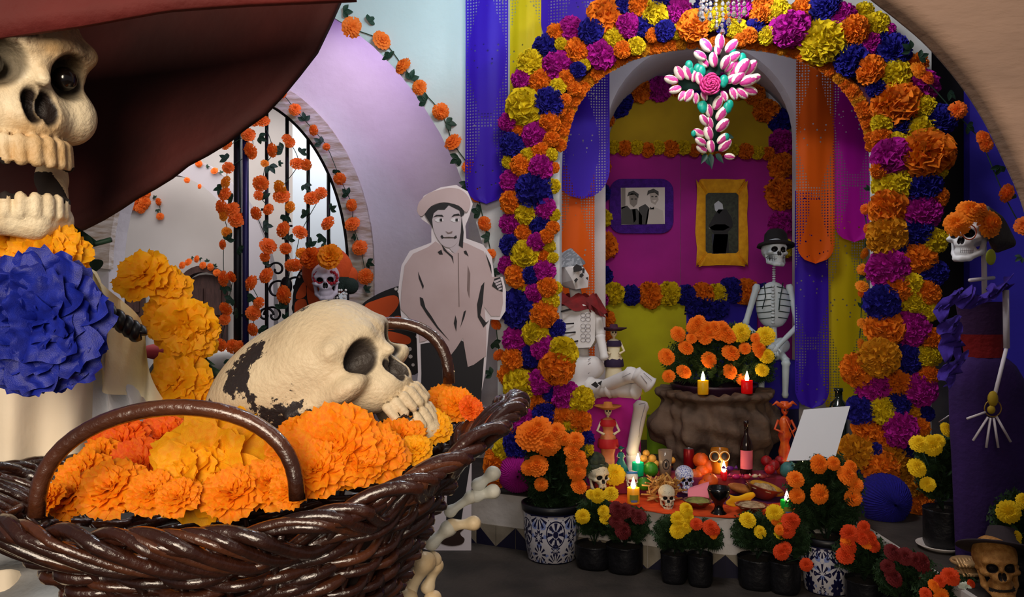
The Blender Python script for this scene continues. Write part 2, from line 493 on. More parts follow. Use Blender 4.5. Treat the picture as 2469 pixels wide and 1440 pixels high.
# flat black panel and blue wall on the right
mb = MB(); mb.poly([P(2200, 2200, 3.86), P(2352, 2200, 3.86), P(2352, -300, 3.86), P(2200, -300, 3.86)], .05, (0, 1, 0))
o = mb.build('wall_side_black', panel_black, smooth=False); struct(o)
mb = MB(); mb.poly([base_z(P(2338, 0, 3.8), .2), base_z(P(3000, 0, 3.6), .2), base_z(P(3000, 0, 3.6), 3.4), base_z(P(2338, 0, 3.8), 3.4)], .05, (0, 1, 0))
struct(mb.build('wall_right', blue_wall, smooth=False))
mb = MB(); mb.poly([base_z(P(2215, 0, 3.84), .2), base_z(P(2345, 0, 3.84), .2), P(2345, 872, 3.84), P(2215, 872, 3.84)], .03, (0, 1, 0))
struct(mb.build('wall_dado', mat('grey_dado', '#6d6a70', .9, '#57545a', 8, bump=.2), smooth=False))

# ---------------------------------------------------------------- near plaster arch, top right
crv = [(1900, -170), (2000, -75), (2080, 0), (2150, 55), (2225, 120), (2300, 207), (2358, 295), (2408, 395), (2445, 480), (2468, 560), (2490, 680), (2500, 800)]
cp = arc_pts([P(x, y, 1.62) for x, y in crv], 5)
mb = MB()
outl = cp+[P(2540, 1500, 1.62), P(2540, 2600, 1.62), P(3300, 2600, 1.62), P(3300, -900, 1.62), P(1900, -900, 1.62)]
mb.poly(outl, .07, (0, -1, 0))
o = mb.build('wall_arch_near', plaster_beige, smooth=True, fixn=True, bevel=.06); struct(o); o.modifiers['bevel'].segments = 8; o.modifiers['bevel'].harden_normals = True
# ---------------------------------------------------------------- flower meshes (shared by all copies)
def petal_ball(seed, n, wid, r_in=.45, cover=.72, ruffle=.14, nc=4, core=.72, droop=0):
    "a paper pompom: n ruffled petals fanned over a cap, unit radius, axis +z"
    r_ = random.Random(seed); mb = MB()
    for k in range(n):
        z = 1-(k+.5)/n*2*cover; th = k*2.399963+r_.uniform(-.2, .2)
        s_ = sqrt(max(0, 1-z*z)); d = V((s_*cos(th), s_*sin(th), z))
        tan = d.cross(V((r_.uniform(-1, 1), r_.uniform(-1, 1), r_.uniform(-1, 1)))).normalized(); nor = d.cross(tan)
        rr = r_.uniform(.88, 1.04); w0 = wid*.45; w1 = wid*r_.uniform(.8, 1.2); vs_ = []
        for j in range(3):
            t = j/2; rad = r_in+(rr-r_in)*t; w_ = w0+(w1-w0)*t
            for i in range(nc):
                u = i/(nc-1)*2-1
                vs_.append(d*(rad-abs(u)**2*.1*t+r_.uniform(-.03, .03)*t)+tan*(u*w_)+nor*(ruffle*t*(r_.uniform(-1, 1)+.6*sin(u*5+k))))
        mb.add(vs_, [(j*nc+i, j*nc+i+1, (j+1)*nc+i+1, (j+1)*nc+i) for j in range(2) for i in range(nc-1)])
    mb.sph((0, 0, -.02), core, 12, 8)
    me = mb.mesh('pompom_mesh'); return me
POM = [petal_ball(i, 190, .15) for i in range(4)]
POMR = [petal_ball(20+i, 90, .34, ruffle=.22, nc=6, r_in=.35) for i in range(3)]       # loose, ruffled
def comb_ball():
    "honeycomb paper ball: fine meridian folds"
    mb = MB(); nu, nv = 96, 14
    vs_ = []; 
    for j in range(nv+1):
        ph = pi*j/nv*.98+.01
        for i in range(nu):
            th = 2*pi*i/nu; r = 1-.045*(i % 2)+.01*sin(j*9+i)
            vs_.append((r*sin(ph)*cos(th), r*cos(ph), r*sin(ph)*sin(th)))
    mb.add(vs_, [(j*nu+i, j*nu+(i+1) % nu, (j+1)*nu+(i+1) % nu, (j+1)*nu+i) for j in range(nv) for i in range(nu)])
    return mb.mesh('honeycomb_mesh', smooth=False)
COMB = comb_ball()
def marigold(seed, rows=((.2, 7), (.42, 10), (.66, 13), (.9, 15)), dome=.55, ruff=.07):
    "small silk or fresh marigold: rows of notched petals, axis +z, unit radius"
    r_ = random.Random(seed); mb = MB()
    for ri, (rad, cnt) in enumerate(rows):
        for k in range(cnt):
            th = 2*pi*(k+.5*(ri % 2))/cnt+r_.uniform(-.1, .1)
            zb = dome*(1-rad)*.9; w_ = pi*rad/cnt*1.35+.04; vs_ = []
            for j in range(3):
                t = j/2; rr = rad*.55+(rad*.62+.12)*t; zz = zb+dome*.25*t-(rad**2)*.35*t*t+.12*t*(1-rad)
                for i in range(4):
                    u = i/3*2-1; notch_ = (.07 if i in (1, 2) else 0)*t*(-1 if i == 1 else .6)
                    a = th+u*w_*(.5+.5*t)/max(rad, .2)*.8
                    q = rr*r_.uniform(.96, 1.05)+notch_
                    vs_.append((q*cos(a), q*sin(a), zz+r_.uniform(-1, 1)*ruff*t+.04*(1-u*u)))
            mb.add(vs_, [(j*4+i, j*4+i+1, (j+1)*4+i+1, (j+1)*4+i) for j in range(2) for i in range(3)])
    mb.lathe([(.0, .35), (.5, .3), (.82, .02), (.6, -.25), (.18, -.5), (0, -.6)], n=12)
    return mb.mesh('marigold_mesh')
MARI = [marigold(i) for i in range(3)]
def leaf_mesh(lobes=3):
    mb = MB()
    def lf(d, l, w_):
        a = V((cos(d), sin(d), 0)); b = V((-sin(d), cos(d), 0)); vs_ = []
        prof = [(0, .08), (.25, .75), (.5, 1), (.75, .7), (1, .05)]
        for t, ww in prof:
            for u in (-1, 0, 1): vs_.append(a*(l*t)+b*(u*ww*w_)+V((0, 0, .12*(abs(u))*ww-.15*t*t)))
        mb.add(vs_, [(j*3+i, j*3+i+1, (j+1)*3+i+1, (j+1)*3+i) for j in range(4) for i in range(2)])
    for k in range(lobes): lf(pi/2+(k-(lobes-1)/2)*.95, 1-.15*(k != 1), .27)
    return mb.mesh('leaf_mesh')
LEAF = leaf_mesh()
vine_orange = mat('silk_orange', '#f4601a', .7, '#ff8a20', 30, thin=.25); vine_amber = mat('silk_amber', '#fba21c', .7, '#f47f14', 30, thin=.25)
leaf_green = mat('leaf_green', '#1f4030', .6, '#16301f', 20, thin=.15); stem_green = mat('stem_green', '#223c2a', .7)

def aim(p, jx=.25):
    "direction from a flower to the open side of the room, with some scatter"
    d = V((-p.x*.25, -1, (1.2-p.z)*.2)); return d+V((rnd.uniform(-jx, jx), 0, rnd.uniform(-jx, jx)))

# ---------------------------------------------------------------- paper flower arch round the altar
arch = thing('flower_arch', 'tall arch of crepe paper flowers in orange, yellow, magenta and dark blue around the altar', 'flower arch', onwall(1727, 1150, 0))
fl = """1458,39,38,O,r 1502,12,20,N 1540,14,24,O 1594,4,26,N 1581,32,30,Y,r 1636,25,30,M 1514,61,28,M 1550,64,26,N 1603,74,24,N 1630,77,16,Y 1572,85,15,O 1673,62,36,O,r
1713,50,24,Y 1425,76,30,N 1480,93,23,Y 1534,111,21,Y 1501,120,20,O 1450,131,33,M 1391,120,27,O 1352,105,15,Y 1340,79,20,O 1377,70,27,M 1317,117,32,N 1343,160,35,M 1278,152,30,Y
1257,191,23,M 1301,195,25,O 1345,210,19,Y 1367,187,18,O 1393,169,18,N 1410,157,14,Y 1384,213,17,O 1323,248,33,N 1361,242,15,O 1352,265,13,O 1265,259,42,Y,r 1226,294,22,M 1326,295,25,O
1292,327,32,M 1251,315,17,O 1235,350,28,N 1330,335,18,O 1304,364,21,O 1273,376,18,Y 1330,373,15,Y 1225,391,15,Y 1257,399,24,O 1305,405,29,M 1336,405,13,O
1232,438,26,M 1288,462,42,N 1334,449,16,Y 1232,488,25,O 1268,514,27,Y 1314,504,25,M 1336,518,15,Y 1232,539,25,M 1303,542,25,N 1262,563,21,O 1333,549,15,O 1293,584,22,M 1317,570,17,O
1232,591,25,N 1324,594,15,Y 1265,615,31,Y,r 1308,619,20,O 1333,622,13,Y 1225,640,22,M 1246,667,26,O 1312,653,26,M 1279,664,20,N 1319,692,24,O 1341,695,15,Y 1262,692,13,Y 1291,706,23,M
1249,744,44,N 1326,726,21,Y 1312,758,31,O 1293,803,31,Y,r 1243,820,30,M 1343,792,20,N 1308,837,27,M 1277,858,27,N 1236,865,25,O 1357,848,34,Y,r 1343,885,40,O,r
1252,929,38,Y,r 1300,921,28,M 1326,947,20,N 1300,971,27,O 1363,955,32,M 1400,963,30,Y 1313,1000,28,N 1266,1016,28,M 1355,1008,26,O 1397,1016,28,O 1371,1042,32,Y 1411,1060,21,N 1215,1084,26,Y
1244,1071,32,N 1200,1124,32,O,r 1189,1105,21,O 1248,1140,42,M,c 1413,1084,17,Y 1231,1050,16,O 1194,1158,21,O 1300,1060,34,O 1330,1100,30,O 1225,975,26,N 1228,905,26,O
1775,68,24,Y 1822,65,22,N 1807,86,18,O 1850,86,20,Y 1786,96,15,O 1905,70,42,M 1745,65,16,N 1785,18,26,M 1740,20,26,Y 1835,25,30,O 1878,28,26,Y 1935,22,26,O 1700,12,24,N 1760,45,18,O
1985,100,52,Y 1991,17,36,N 2031,38,28,M 2059,73,34,O 2113,62,30,Y 2083,28,22,Y 2142,73,16,M 2099,106,26,M 2154,125,38,N 2124,95,22,N 2054,144,38,N 2099,170,32,O 2156,184,36,Y 2114,212,22,N
2161,250,52,O,r 2224,208,36,M 2210,180,24,M 2210,155,24,O 2227,260,28,Y 2127,299,24,Y 2172,302,32,N 2269,288,32,N 2220,314,35,Y 2127,333,22,O 2161,342,24,Y 2149,378,40,M,r 2235,371,54,O,r
2259,410,22,Y 2120,410,20,O 2151,444,42,Y 2227,451,40,N 2262,476,22,O 2141,501,40,O,r 2223,511,42,M 2140,567,46,K 2213,556,36,N 2254,580,27,Y 2167,603,22,N 2141,647,46,M 2214,622,36,O
2247,657,32,N 2164,695,33,O 2195,685,26,Y 2233,706,30,O 2240,751,24,Y 2199,726,28,Y 2126,730,40,N 2133,789,42,O,r 2195,792,40,M 2249,817,26,O 2240,858,27,Y 2188,865,36,N 2063,886,34,O
2073,896,36,O 2105,932,36,M 2165,924,32,O 2218,940,36,M 2077,989,34,N 2123,989,32,Y 2165,973,28,N 2197,993,20,K 2230,997,20,N 2169,1033,40,M 2089,1033,32,O,r 2129,1049,30,O 2218,1033,22,O
2065,1090,42,K 2153,1102,42,K 2107,1086,18,N 2121,1130,44,O 2185,1086,24,N 2077,1138,18,N 2218,1214,30,O 2205,1166,30,K 2077,1170,24,M 2038,1110,18,Y 2105,862,30,O 2240,905,24,O"""
ninst = 0
def pom(parent, px, py, r, c, typ='', Y=None, off=.1, sq=1.0):
    global ninst; ninst += 1
    p = onwall(px, py, off+rnd.uniform(-.01, .03)) if Y is None else P(px, py, Y)
    rr = S(r, p.y)*1.17
    me = COMB if typ == 'c' else (rnd.choice(POMR) if typ == 'r' else rnd.choice(POM))
    if typ == 'c': mw = M4.Translation(p) @ M4.Diagonal((rr*sq, rr, rr, 1))
    else: mw = face_to(p, aim(p), (rr*rnd.uniform(.94, 1.06), rr*rnd.uniform(.94, 1.06), rr*.75), rnd.uniform(0, 6))
    return inst('paper_flower', me, CREPE[c], mw, parent, CNAME[c]+' crepe paper flower')
arch_pts = []
for t in fl.split():
    a = t.split(','); pom(arch, int(a[0]), int(a[1]), int(a[2]), a[3], a[4] if len(a) > 4 else '')
    arch_pts.append((int(a[0]), int(a[1]), int(a[2])))
pom(arch, 2119, 862, 44, 'K', off=.17)
pom(arch, 2131, 1204, 54, 'N', 'c', off=.2)
# small orange flowers along the inner lip
lip = [(x, y) for x, y in sup_arch(1727, 425, 380, 318, 64)]
for k, (x, y) in enumerate(lip):
    if 2 < k < 62: pom(arch, x, y-6, 15, 'O' if k % 5 else 'K', off=.03)
# frame that carries the flowers (chicken-wire covered in dark paper)
fm = MB()
def band(pts_out, pts_in, m=fm):
    for k in range(len(pts_out)-1):
        m.poly([onwall(*pts_out[k], .004), onwall(*pts_out[k+1], .004), onwall(*pts_in[k+1], .004), onwall(*pts_in[k], .004)], .05, -WN)
band(sup_arch(1727, 420, 470, 400, 40), sup_arch(1727, 420, 392, 326, 40))
band([(1250, 420), (1248, 700), (1246, 1000), (1225, 1150)], [(1328, 420), (1328, 700), (1340, 900), (1380, 1120)])
band([(2128, 420), (2128, 700), (2115, 850), (2090, 1000), (2095, 1170)], [(2240, 420), (2240, 700), (2238, 850), (2225, 1000), (2210, 1195)])
fm.build('frame', mat('frame_dark', '#4a1c30', .9), arch, smooth=False, fixn=True)

# ---------------------------------------------------------------- back panel of the niche
def panel(name, label, pts, m, Y, th=.004, cat='paper panel', sub=None):
    mb = MB(); mb.poly([P(x, y, Y) for x, y in pts], th, (0, -1, 0)); o = mb.build(name, m, smooth=False, fixn=True)
    return meta(o, label, cat)
mustard = mat('paper_mustard', '#b99a08', .8, '#a98a06', 4); limey = mat('paper_lime', '#bcb808', .8, '#a8a006', 4)
purp = mat('paper_purple', '#a8148a', .8, '#95107c', 3); green_cl = mat('cloth_green', '#8fae10', .9, '#5c7a14', 4); bluecl = mat('cloth_blue', '#2a1a9a', .9)
topo = [(x, y) for x, y in ell_arch(1688, 350, 222, 150, 20)]
panel('top_panel', 'mustard yellow arched paper panel at the top of the niche wall', [(1910, 372)]+topo+[(1466, 372)], mustard, NB-.002)
panel('centre_panel', 'purple magenta paper panel behind the two framed pictures', [(1450, 365), (1640, 365), (1640, 700), (1450, 700)], purp, NB-.006, th=.006)
panel('side_panel', 'purple magenta paper panel behind the hat skeleton', [(1641, 365), (1915, 365), (1915, 930), (1641, 930)], purp, NB-.002, th=.006)
panel('lower_panel', 'lime yellow paper panel below the row of paper flowers', [(1456, 715), (1665, 715), (1665, 1078), (1456, 1078)], limey, NB-.014)
cl = MB(); cl.grid(lambda u, v: P(1655+u*170, 722+v*330, NB-.03-.012*sin(u*14+v*2)), 30, 6)
meta(cl.build('blue_cloth', bluecl), 'royal blue cloth hanging behind the marigold bush', 'cloth')
nf = thing('flower_border', 'border of paper flowers framing the purple wall of the niche', 'flower border', P(1688, 200, NB-.03))
nl = """1490,248,31,N 1541,218,27,O 1589,214,27,M 1464,289,17,O 1640,205,26,O 1690,200,26,N 1735,204,26,M 1780,214,24,O 1819,228,24,O 1847,267,28,O 1881,291,29,N 1885,341,28,M 1883,400,28,O
1883,468,36,O 1881,540,27,M 1890,600,22,Y 1480,355,15,Y 1506,357,17,O 1535,355,16,Y 1562,361,16,O 1587,356,15,Y 1617,358,19,O 1649,356,16,Y 1675,362,15,O 1705,360,16,Y 1735,361,16,O 1765,363,16,Y
1798,365,17,O 1826,368,16,Y 1851,370,15,O 1450,400,22,O 1448,466,22,N 1450,526,23,Y 1454,592,32,O 1454,665,22,N 1448,720,20,M 1480,708,25,Y 1523,712,23,N 1567,712,29,O 1613,708,27,Y
1654,712,24,N 1694,710,26,O 1730,709,23,Y 1762,700,28,N 1799,704,30,O 1690,748,34,N 1840,712,26,N 1458,770,22,O 1455,815,24,O 1730,742,26,N"""
for t in nl.split():
    a = t.split(','); pom(nf, int(a[0]), int(a[1]), int(a[2]), a[3], '', Y=NB-.045)

# ---------------------------------------------------------------- cut paper banners (papel picado)
def picado(name, col, s=1.0, w_=.3):
    m = bpy.data.materials.new(name); m.use_nodes = True; nt = m.node_tree; N = nt.nodes; L = nt.links
    b = N['Principled BSDF']; b.inputs['Base Color'].default_value = lin(col); b.inputs['Roughness'].default_value = .55; b.inputs['Specular IOR Level'].default_value = .2
    tl = N.new('ShaderNodeBsdfTranslucent'); tl.inputs[0].default_value = lin(col)
    tp = N.new('ShaderNodeBsdfTransparent'); m1 = N.new('ShaderNodeMixShader'); m1.inputs[0].default_value = .3; m2 = N.new('ShaderNodeMixShader')
    tc = N.new('ShaderNodeTexCoord'); sx = N.new('ShaderNodeSeparateXYZ'); L.new(tc.outputs['Object'], sx.inputs[0])
    def ma(op, a, b_=None, c=None):
        n = N.new('ShaderNodeMath'); n.operation = op
        for i, v in enumerate((a, b_, c)):
            if v is None: continue
            if isinstance(v, (int, float)): n.inputs[i].default_value = v
            else: L.new(v, n.inputs[i])
        return n.outputs[0]
    x = sx.outputs['X']; z = sx.outputs['Z']; k = 210/s
    d1 = ma('SINE', ma('MULTIPLY', ma('ADD', x, z), k)); d2 = ma('SINE', ma('MULTIPLY', ma('SUBTRACT', x, z), k))
    lat = ma('GREATER_THAN', ma('MULTIPLY', d1, d2), .42)               # diamond lattice
    ax = ma('ABSOLUTE', x); per = ma('PINGPONG', z, .42)
    edge_ = ma('MULTIPLY', ma('GREATER_THAN', ax, ma('ADD', w_*.21, ma('MULTIPLY', ma('SINE', ma('MULTIPLY', z, 9)), w_*.12))), ma('LESS_THAN', ax, w_*.47))
    bandm = ma('MULTIPLY', ma('LESS_THAN', per, .035), ma('LESS_THAN', ax, w_*.46))
    latt = ma('MULTIPLY', lat, ma('MAXIMUM', edge_, bandm))
    vo = N.new('ShaderNodeTexVoronoi'); vo.inputs['Scale'].default_value = 34; L.new(tc.outputs['Object'], vo.inputs['Vector'])
    holes = ma('MULTIPLY', ma('LESS_THAN', vo.outputs['Distance'], .17), ma('MULTIPLY', ma('LESS_THAN', ax, w_*.28), ma('GREATER_THAN', ma('SINE', ma('MULTIPLY', z, 21)), .25)))
    al = ma('MAXIMUM', latt, holes)
    L.new(b.outputs[0], m1.inputs[1]); L.new(tl.outputs[0], m1.inputs[2])
    L.new(al, m2.inputs[0]); L.new(m1.outputs[0], m2.inputs[1]); L.new(tp.outputs[0], m2.inputs[2])
    L.new(m2.outputs[0], N['Material Output'].inputs[0]); return m
PP = dict(P=picado('picado_purple', '#3d18ba'), O=picado('picado_orange', '#f06410'), M=picado('picado_magenta', '#c010a8'), Y=picado('picado_yellow', '#d8c010'))
def banner(name, label, x0, x1, y0, y1, Y, c, wall=False, rot=0.0):
    top_ = onwall((x0+x1)/2, y0, Y) if wall else P((x0+x1)/2, y0, Y)
    Yd = top_.y; wd = S(x1-x0, Yd); h = S(y1-y0, Yd); rb = min(wd*.55, h*.3)
    mb = MB()
    def f(u, v):
        z = -h*v; d = max(0, (-z)-(h-rb))/rb; hw = wd/2*sqrt(max(0, 1-d*d))
        x = (u*2-1)*hw
        return V((x, .006*sin(u*7+v*4)+.0015*sin(u*19), z))
    mb.grid(f, 16, 60)
    ang = -atan2(.22, 1) if wall else rot
    o = mb.build(name, PP[c], mw=M4.Translation(top_) @ M4.Rotation(ang, 4, 'Z'))
    return meta(o, label, 'paper banner')
banner('paper_banner', 'long purple lace-cut paper banner hanging left of the altar arch', 1120, 1226, -120, 492, .05, 'P', True)
banner('paper_banner', 'yellow paper banner hanging between the two purple ones at upper left', 1228, 1306, -120, 330, .03, 'Y', True)
banner('paper_banner', 'wide purple lace-cut paper banner behind the top left of the flower arch', 1303, 1480, -120, 120, .03, 'P', True)
banner('paper_banner', 'purple lace-cut paper banner inside the altar arch above the orange one', 1335, 1470, 120, 480, 4.55, 'P')
banner('paper_banner', 'orange lace-cut paper banner behind the white seated skeleton', 1338, 1434, 400, 1010, 4.62, 'O')
banner('paper_banner', 'orange paper banner inside the right side of the altar arch', 1920, 2012, 90, 636, 4.45, 'O')
banner('paper_banner', 'magenta paper banner beside the orange one on the right of the altar', 2008, 2110, 60, 584, 4.47, 'M')
banner('paper_banner', 'purple paper banner hanging beside the hat skeleton', 1917, 1998, 460, 985, 4.55, 'P')
banner('paper_banner', 'yellow lace-cut paper banner at the right edge of the altar opening', 1985, 2090, 520, 1010, 4.6, 'Y')

# ---------------------------------------------------------------- garlands of small silk marigolds with leaves
def vine(name, label, flowers, leaves, Y=None, off=.03, path=None, amber=(), cat='garland', group=None):
    pt = (lambda x, y: onwall(x, y, off)) if Y is None else (lambda x, y: P(x, y, Y))
    p0 = pt(flowers[0][0], flowers[0][1])
    t = thing(name, label, cat, p0, group)
    seq = path or [(f[0], f[1]) for f in flowers]
    if len(seq) > 1:
        m = MB(); m.tube(arc_pts([pt(*q)+V((0, .012, 0)) for q in seq], 5), .0025, 5); m.build('stem', stem_green, t)
    for k, f in enumerate(flowers):
        p = pt(f[0], f[1])+V((0, -.012, 0)); r = S(f[2], p.y)*.88
        d = V((rnd.uniform(-.7, .7), -1, rnd.uniform(-.5, .6)))
        inst('flower', rnd.choice(MARI), vine_amber if (k in amber or (len(f) > 3)) else vine_orange, face_to(p, d, r, rnd.uniform(0, 6)), t)
    for q in leaves:
        p = pt(q[0], q[1])+V((0, -.004, 0)); r = S(q[2] if len(q) > 2 else 22, p.y)
        dn = V((rnd.uniform(-.4, .4), -1, rnd.uniform(-.4, .4)))
        inst('leaf', LEAF, leaf_green, face_to(p, dn, r, rnd.uniform(0, 6)), t)
    return t
vine('marigold_garland', 'long marigold garland along the edge of the large left arch',
     [(850,68,25),(922,98,23),(972,160,22),(1012,212,18),(1063,270,20),(1092,343,22),(1131,402,17),(1152,472,17),(1168,540,18),(1184,612,12),(1193,690,13),(1196,782,14),(1203,856,15)],
     [(888,52),(828,28,24),(940,140,26),(990,192,26),(1028,245,26),(1076,297,26),(1106,380,26),(1128,445,26),(1158,512,26),(1180,572,22),(1190,655,18),(1190,825,22),(1186,902,22)], off=.02)
vine('marigold_garland', 'marigold garland on the moulding of the iron gate arch',
     [(640,190,13),(680,225,13),(712,265,15),(757,315,13),(788,355,9),(820,432,15),(848,495,15),(850,540,19),(868,597,19),(882,667,19)],
     [(660,212,18),(735,292,22),(775,347,22),(812,410,18),(840,470,22),(858,570,14),(886,632,20),(880,700,18)], Y=WB-.08)
gv = [("left post of the iron gate", [(612,290,16),(548,350,14),(600,325,17),(604,365,20),(552,405,14),(545,440,16,1),(543,468,17),(535,500,18),(560,505,20),(572,530,20),(540,520,14,1),(548,560,12,1),(538,590,12),(540,672,19),(560,668,14),(545,745,17),(543,770,14),(533,832,16),(562,835,17),(580,835,14)],
        [(548,385),(535,455),(562,480),(548,580,22),(575,600,20),(545,690,22),(560,720,22),(575,755,20),(560,870,26),(548,905,22)]),
      ("second bar of the iron gate", [(635,292,17),(657,363,17),(640,395,10,1),(630,443,19),(625,472,12),(648,505,14),(618,515,16),(648,593,21),(640,620,12),(643,664,20),(606,682,20),(625,730,14),(612,755,18),(610,795,16)],
        [(625,330),(650,400,24),(640,480,22),(635,545,24),(640,640,16),(612,715,22),(600,770,22),(628,790,20)]),
      ("third bar of the iron gate", [(693,335,12),(700,345,13),(718,395,17),(676,455,20,1),(680,473,20),(700,500,14,1),(683,553,20),(690,600,14),(700,640,14),(685,712,24)],
        [(682,362,24),(725,370,20),(690,520,24),(672,395,12),(695,580,20),(680,745,24),(690,770,20)]),
      ("fourth bar of the iron gate", [(738,398,14),(753,478,19),(775,466,15),(725,560,18),(712,640,16),(735,640,18),(728,610,14,1)],
        [(735,445,20),(740,520,24),(750,595,24),(770,630,18)]),
      ("right end of the iron gate", [(791,538,19),(797,600,10)], [(797,505,18),(780,570,22),(775,600,22)])]
for lb, fs, ls in gv: vine('marigold_garland', 'orange marigold garland wound around the '+lb, fs, ls, Y=WB+.02)
vine('marigold_garland', 'far thin garland across the white vault beyond the gate', [(452,435,7),(482,450,6),(480,395,9),(518,412,9)], [(498,402,8),(535,418,9)], Y=7.89, path=[(440,385),(480,395),(518,412),(545,430)])
vine('marigold_garland', 'short far garland hanging on the white wall beyond the gate', [(383,487,9),(387,522,9)], [(374,478,9),(380,505,9)], Y=8.585)
vine('marigold_garland', 'far garland over the brown arched door', [(425,657,9),(440,640,9),(455,632,10),(475,625,9),(490,640,9),(508,644,9),(524,658,9)], [(483,622,8),(500,632,9),(517,643,9),(462,622,7)], Y=8.41)
hb_ = thing('marigold_cluster', 'far orange bunting of marigolds hanging under the hat brim', 'garland', P(330, 495, 8.56))
for k in range(26):
    u = rnd.random(); v = rnd.random()*(1-abs(u-.5)*1.4)
    p = P(300+u*58, 462+v*62, 8.56); inst('flower', rnd.choice(MARI), vine_orange, face_to(p, aim(p), S(11, 8.56), rnd.uniform(0, 6)), hb_)
vine('marigold_garland', 'dim pale garland hanging down beside the yellow banner', [(2085,505,13),(2092,552,13),(2082,612,14,1),(2078,650,14,1),(2076,690,16,1),(2080,705,14),(2078,780,14,1),(2074,830,14,1)],
     [(2092,460,16),(2090,585,16),(2084,668,16),(2075,742,18),(2095,400,18),(2098,330,18)], Y=4.05)
vine('marigold_garland', 'marigold garland on the blue wall beside the plaster arch', [(2212,172,22,1),(2232,188,20),(2305,268,22),(2368,335,20),(2375,350,18),(2424,467,22),(2465,545,22),(2215,1060,10)][:7],
     [(2195,120,26),(2215,140,24),(2285,225,24),(2330,305,24),(2410,400,26),(2440,480,18),(2462,620,18)], Y=3.55)
# ---------------------------------------------------------------- skulls
def skull_fn(gap=0.0, teeth=True, hollow=True, cheek=1.0, cran=((0, .09, .12), (.35, .445, .335))):
    "unit skull: looks along -y, z up, crown z=.54, chin z=-.52"
    def f(p):
        q = p.copy(); q[..., 0] = np.abs(q[..., 0])
        d = ell(p, *cran)
        d = smin(d, ell(p, (0, -.16, .06), (.27, .22, .27)), .12)
        d = smin(d, ell(q, (.215-.03*(cheek-1), -.235, -.10-.07*(cheek-1)), (.095, .11, .06*cheek)), .05)
        d = smin(d, cap(q, (.225, -.23, -.10), (.33, .0, -.06), .04, .035), .04)
        d = smin(d, cap(q, (.05, -.355, .075), (.23, -.29, .085), .045, .04), .05)
        d = smin(d, ell(p, (0, -.25, -.19), (.16, .15, .115)), .06)
        d = smin(d, cap(p, (0, -.335, .05), (0, -.395, -.06), .035, .025), .03)
        d = smax(d, -ell(q, (.44, -.13, -.01), (.13, .17, .17)), .06)
        if not teeth: d = smin(smin(d, ell(p, (0, -.235, -.35), (.15, .125, .14)), .04), ell(p, (0, -.14, -.32), (.2, .14, .13)), .04)   # plain moulded jaw
        # lower jaw
        g = gap; j = cap(q, (.27, .0, -.12), (.235, -.05, -.34-g*.4), .045, .05)
        j = smin(j, cap(q, (.235, -.05, -.34-g*.4), (.12, -.27, -.465-g), .055, .05), .04)
        j = smin(j, cap(q, (.12, -.27, -.47-g), (0, -.335, -.485-g), .052, .06), .04)
        d = np.minimum(d, j)
        d = smax(d, -ell(q, (.135, -.37, -.02), (.088, .15, .08)), .02)
        nz = np.maximum(ell(q, (.028, -.42, -.15), (.035, .12, .07)), -1)
        d = smax(d, -nz, .015)
        if teeth:
            for k in range(4):
                a = (k+.5)*.30; x = .162*math.sin(a); y = -.24-.152*math.cos(a); w_ = .0275-.001*k
                d = smin(d, cap(q, (x, y+.01, -.28), (x*1.0, y, -.352), w_*.9, w_*.82), .004)
                d = smin(d, cap(q, (x*.95, y+.012, -.395-g), (x*.95, y+.014, -.45-g), w_*.8, w_*.85), .004)
        return d
    return f
def skull_reg(gap=0.0):
    def reg(c):
        q = c.copy(); q[..., 0] = np.abs(q[..., 0])
        s = (ell(q, (.135, -.36, -.02), (.086, .16, .078)) < .004) & (c[:, 1] > -.42)
        n_ = (ell(q, (.028, -.40, -.15), (.036, .14, .071)) < .004)
        m = (c[:, 2] < -.352) & (c[:, 2] > -.40-gap) & (c[:, 1] > -.36) & (q[:, 0] < .2)
        r = np.where(s | n_, 1, 0); return np.where(m, 1, r)
    return reg
bone_cast = mat('bone_cast', '#e2d2b4', .55, '#cdb690', 4, bump=.25, bscale=26)
socket_dark = mat('socket_dark', '#221a17', .8)
ink = mat('ink', '#191417', .7)
bone_white = mat('bone_white', '#e6e4e0', .6, '#d5d0ca', 10)
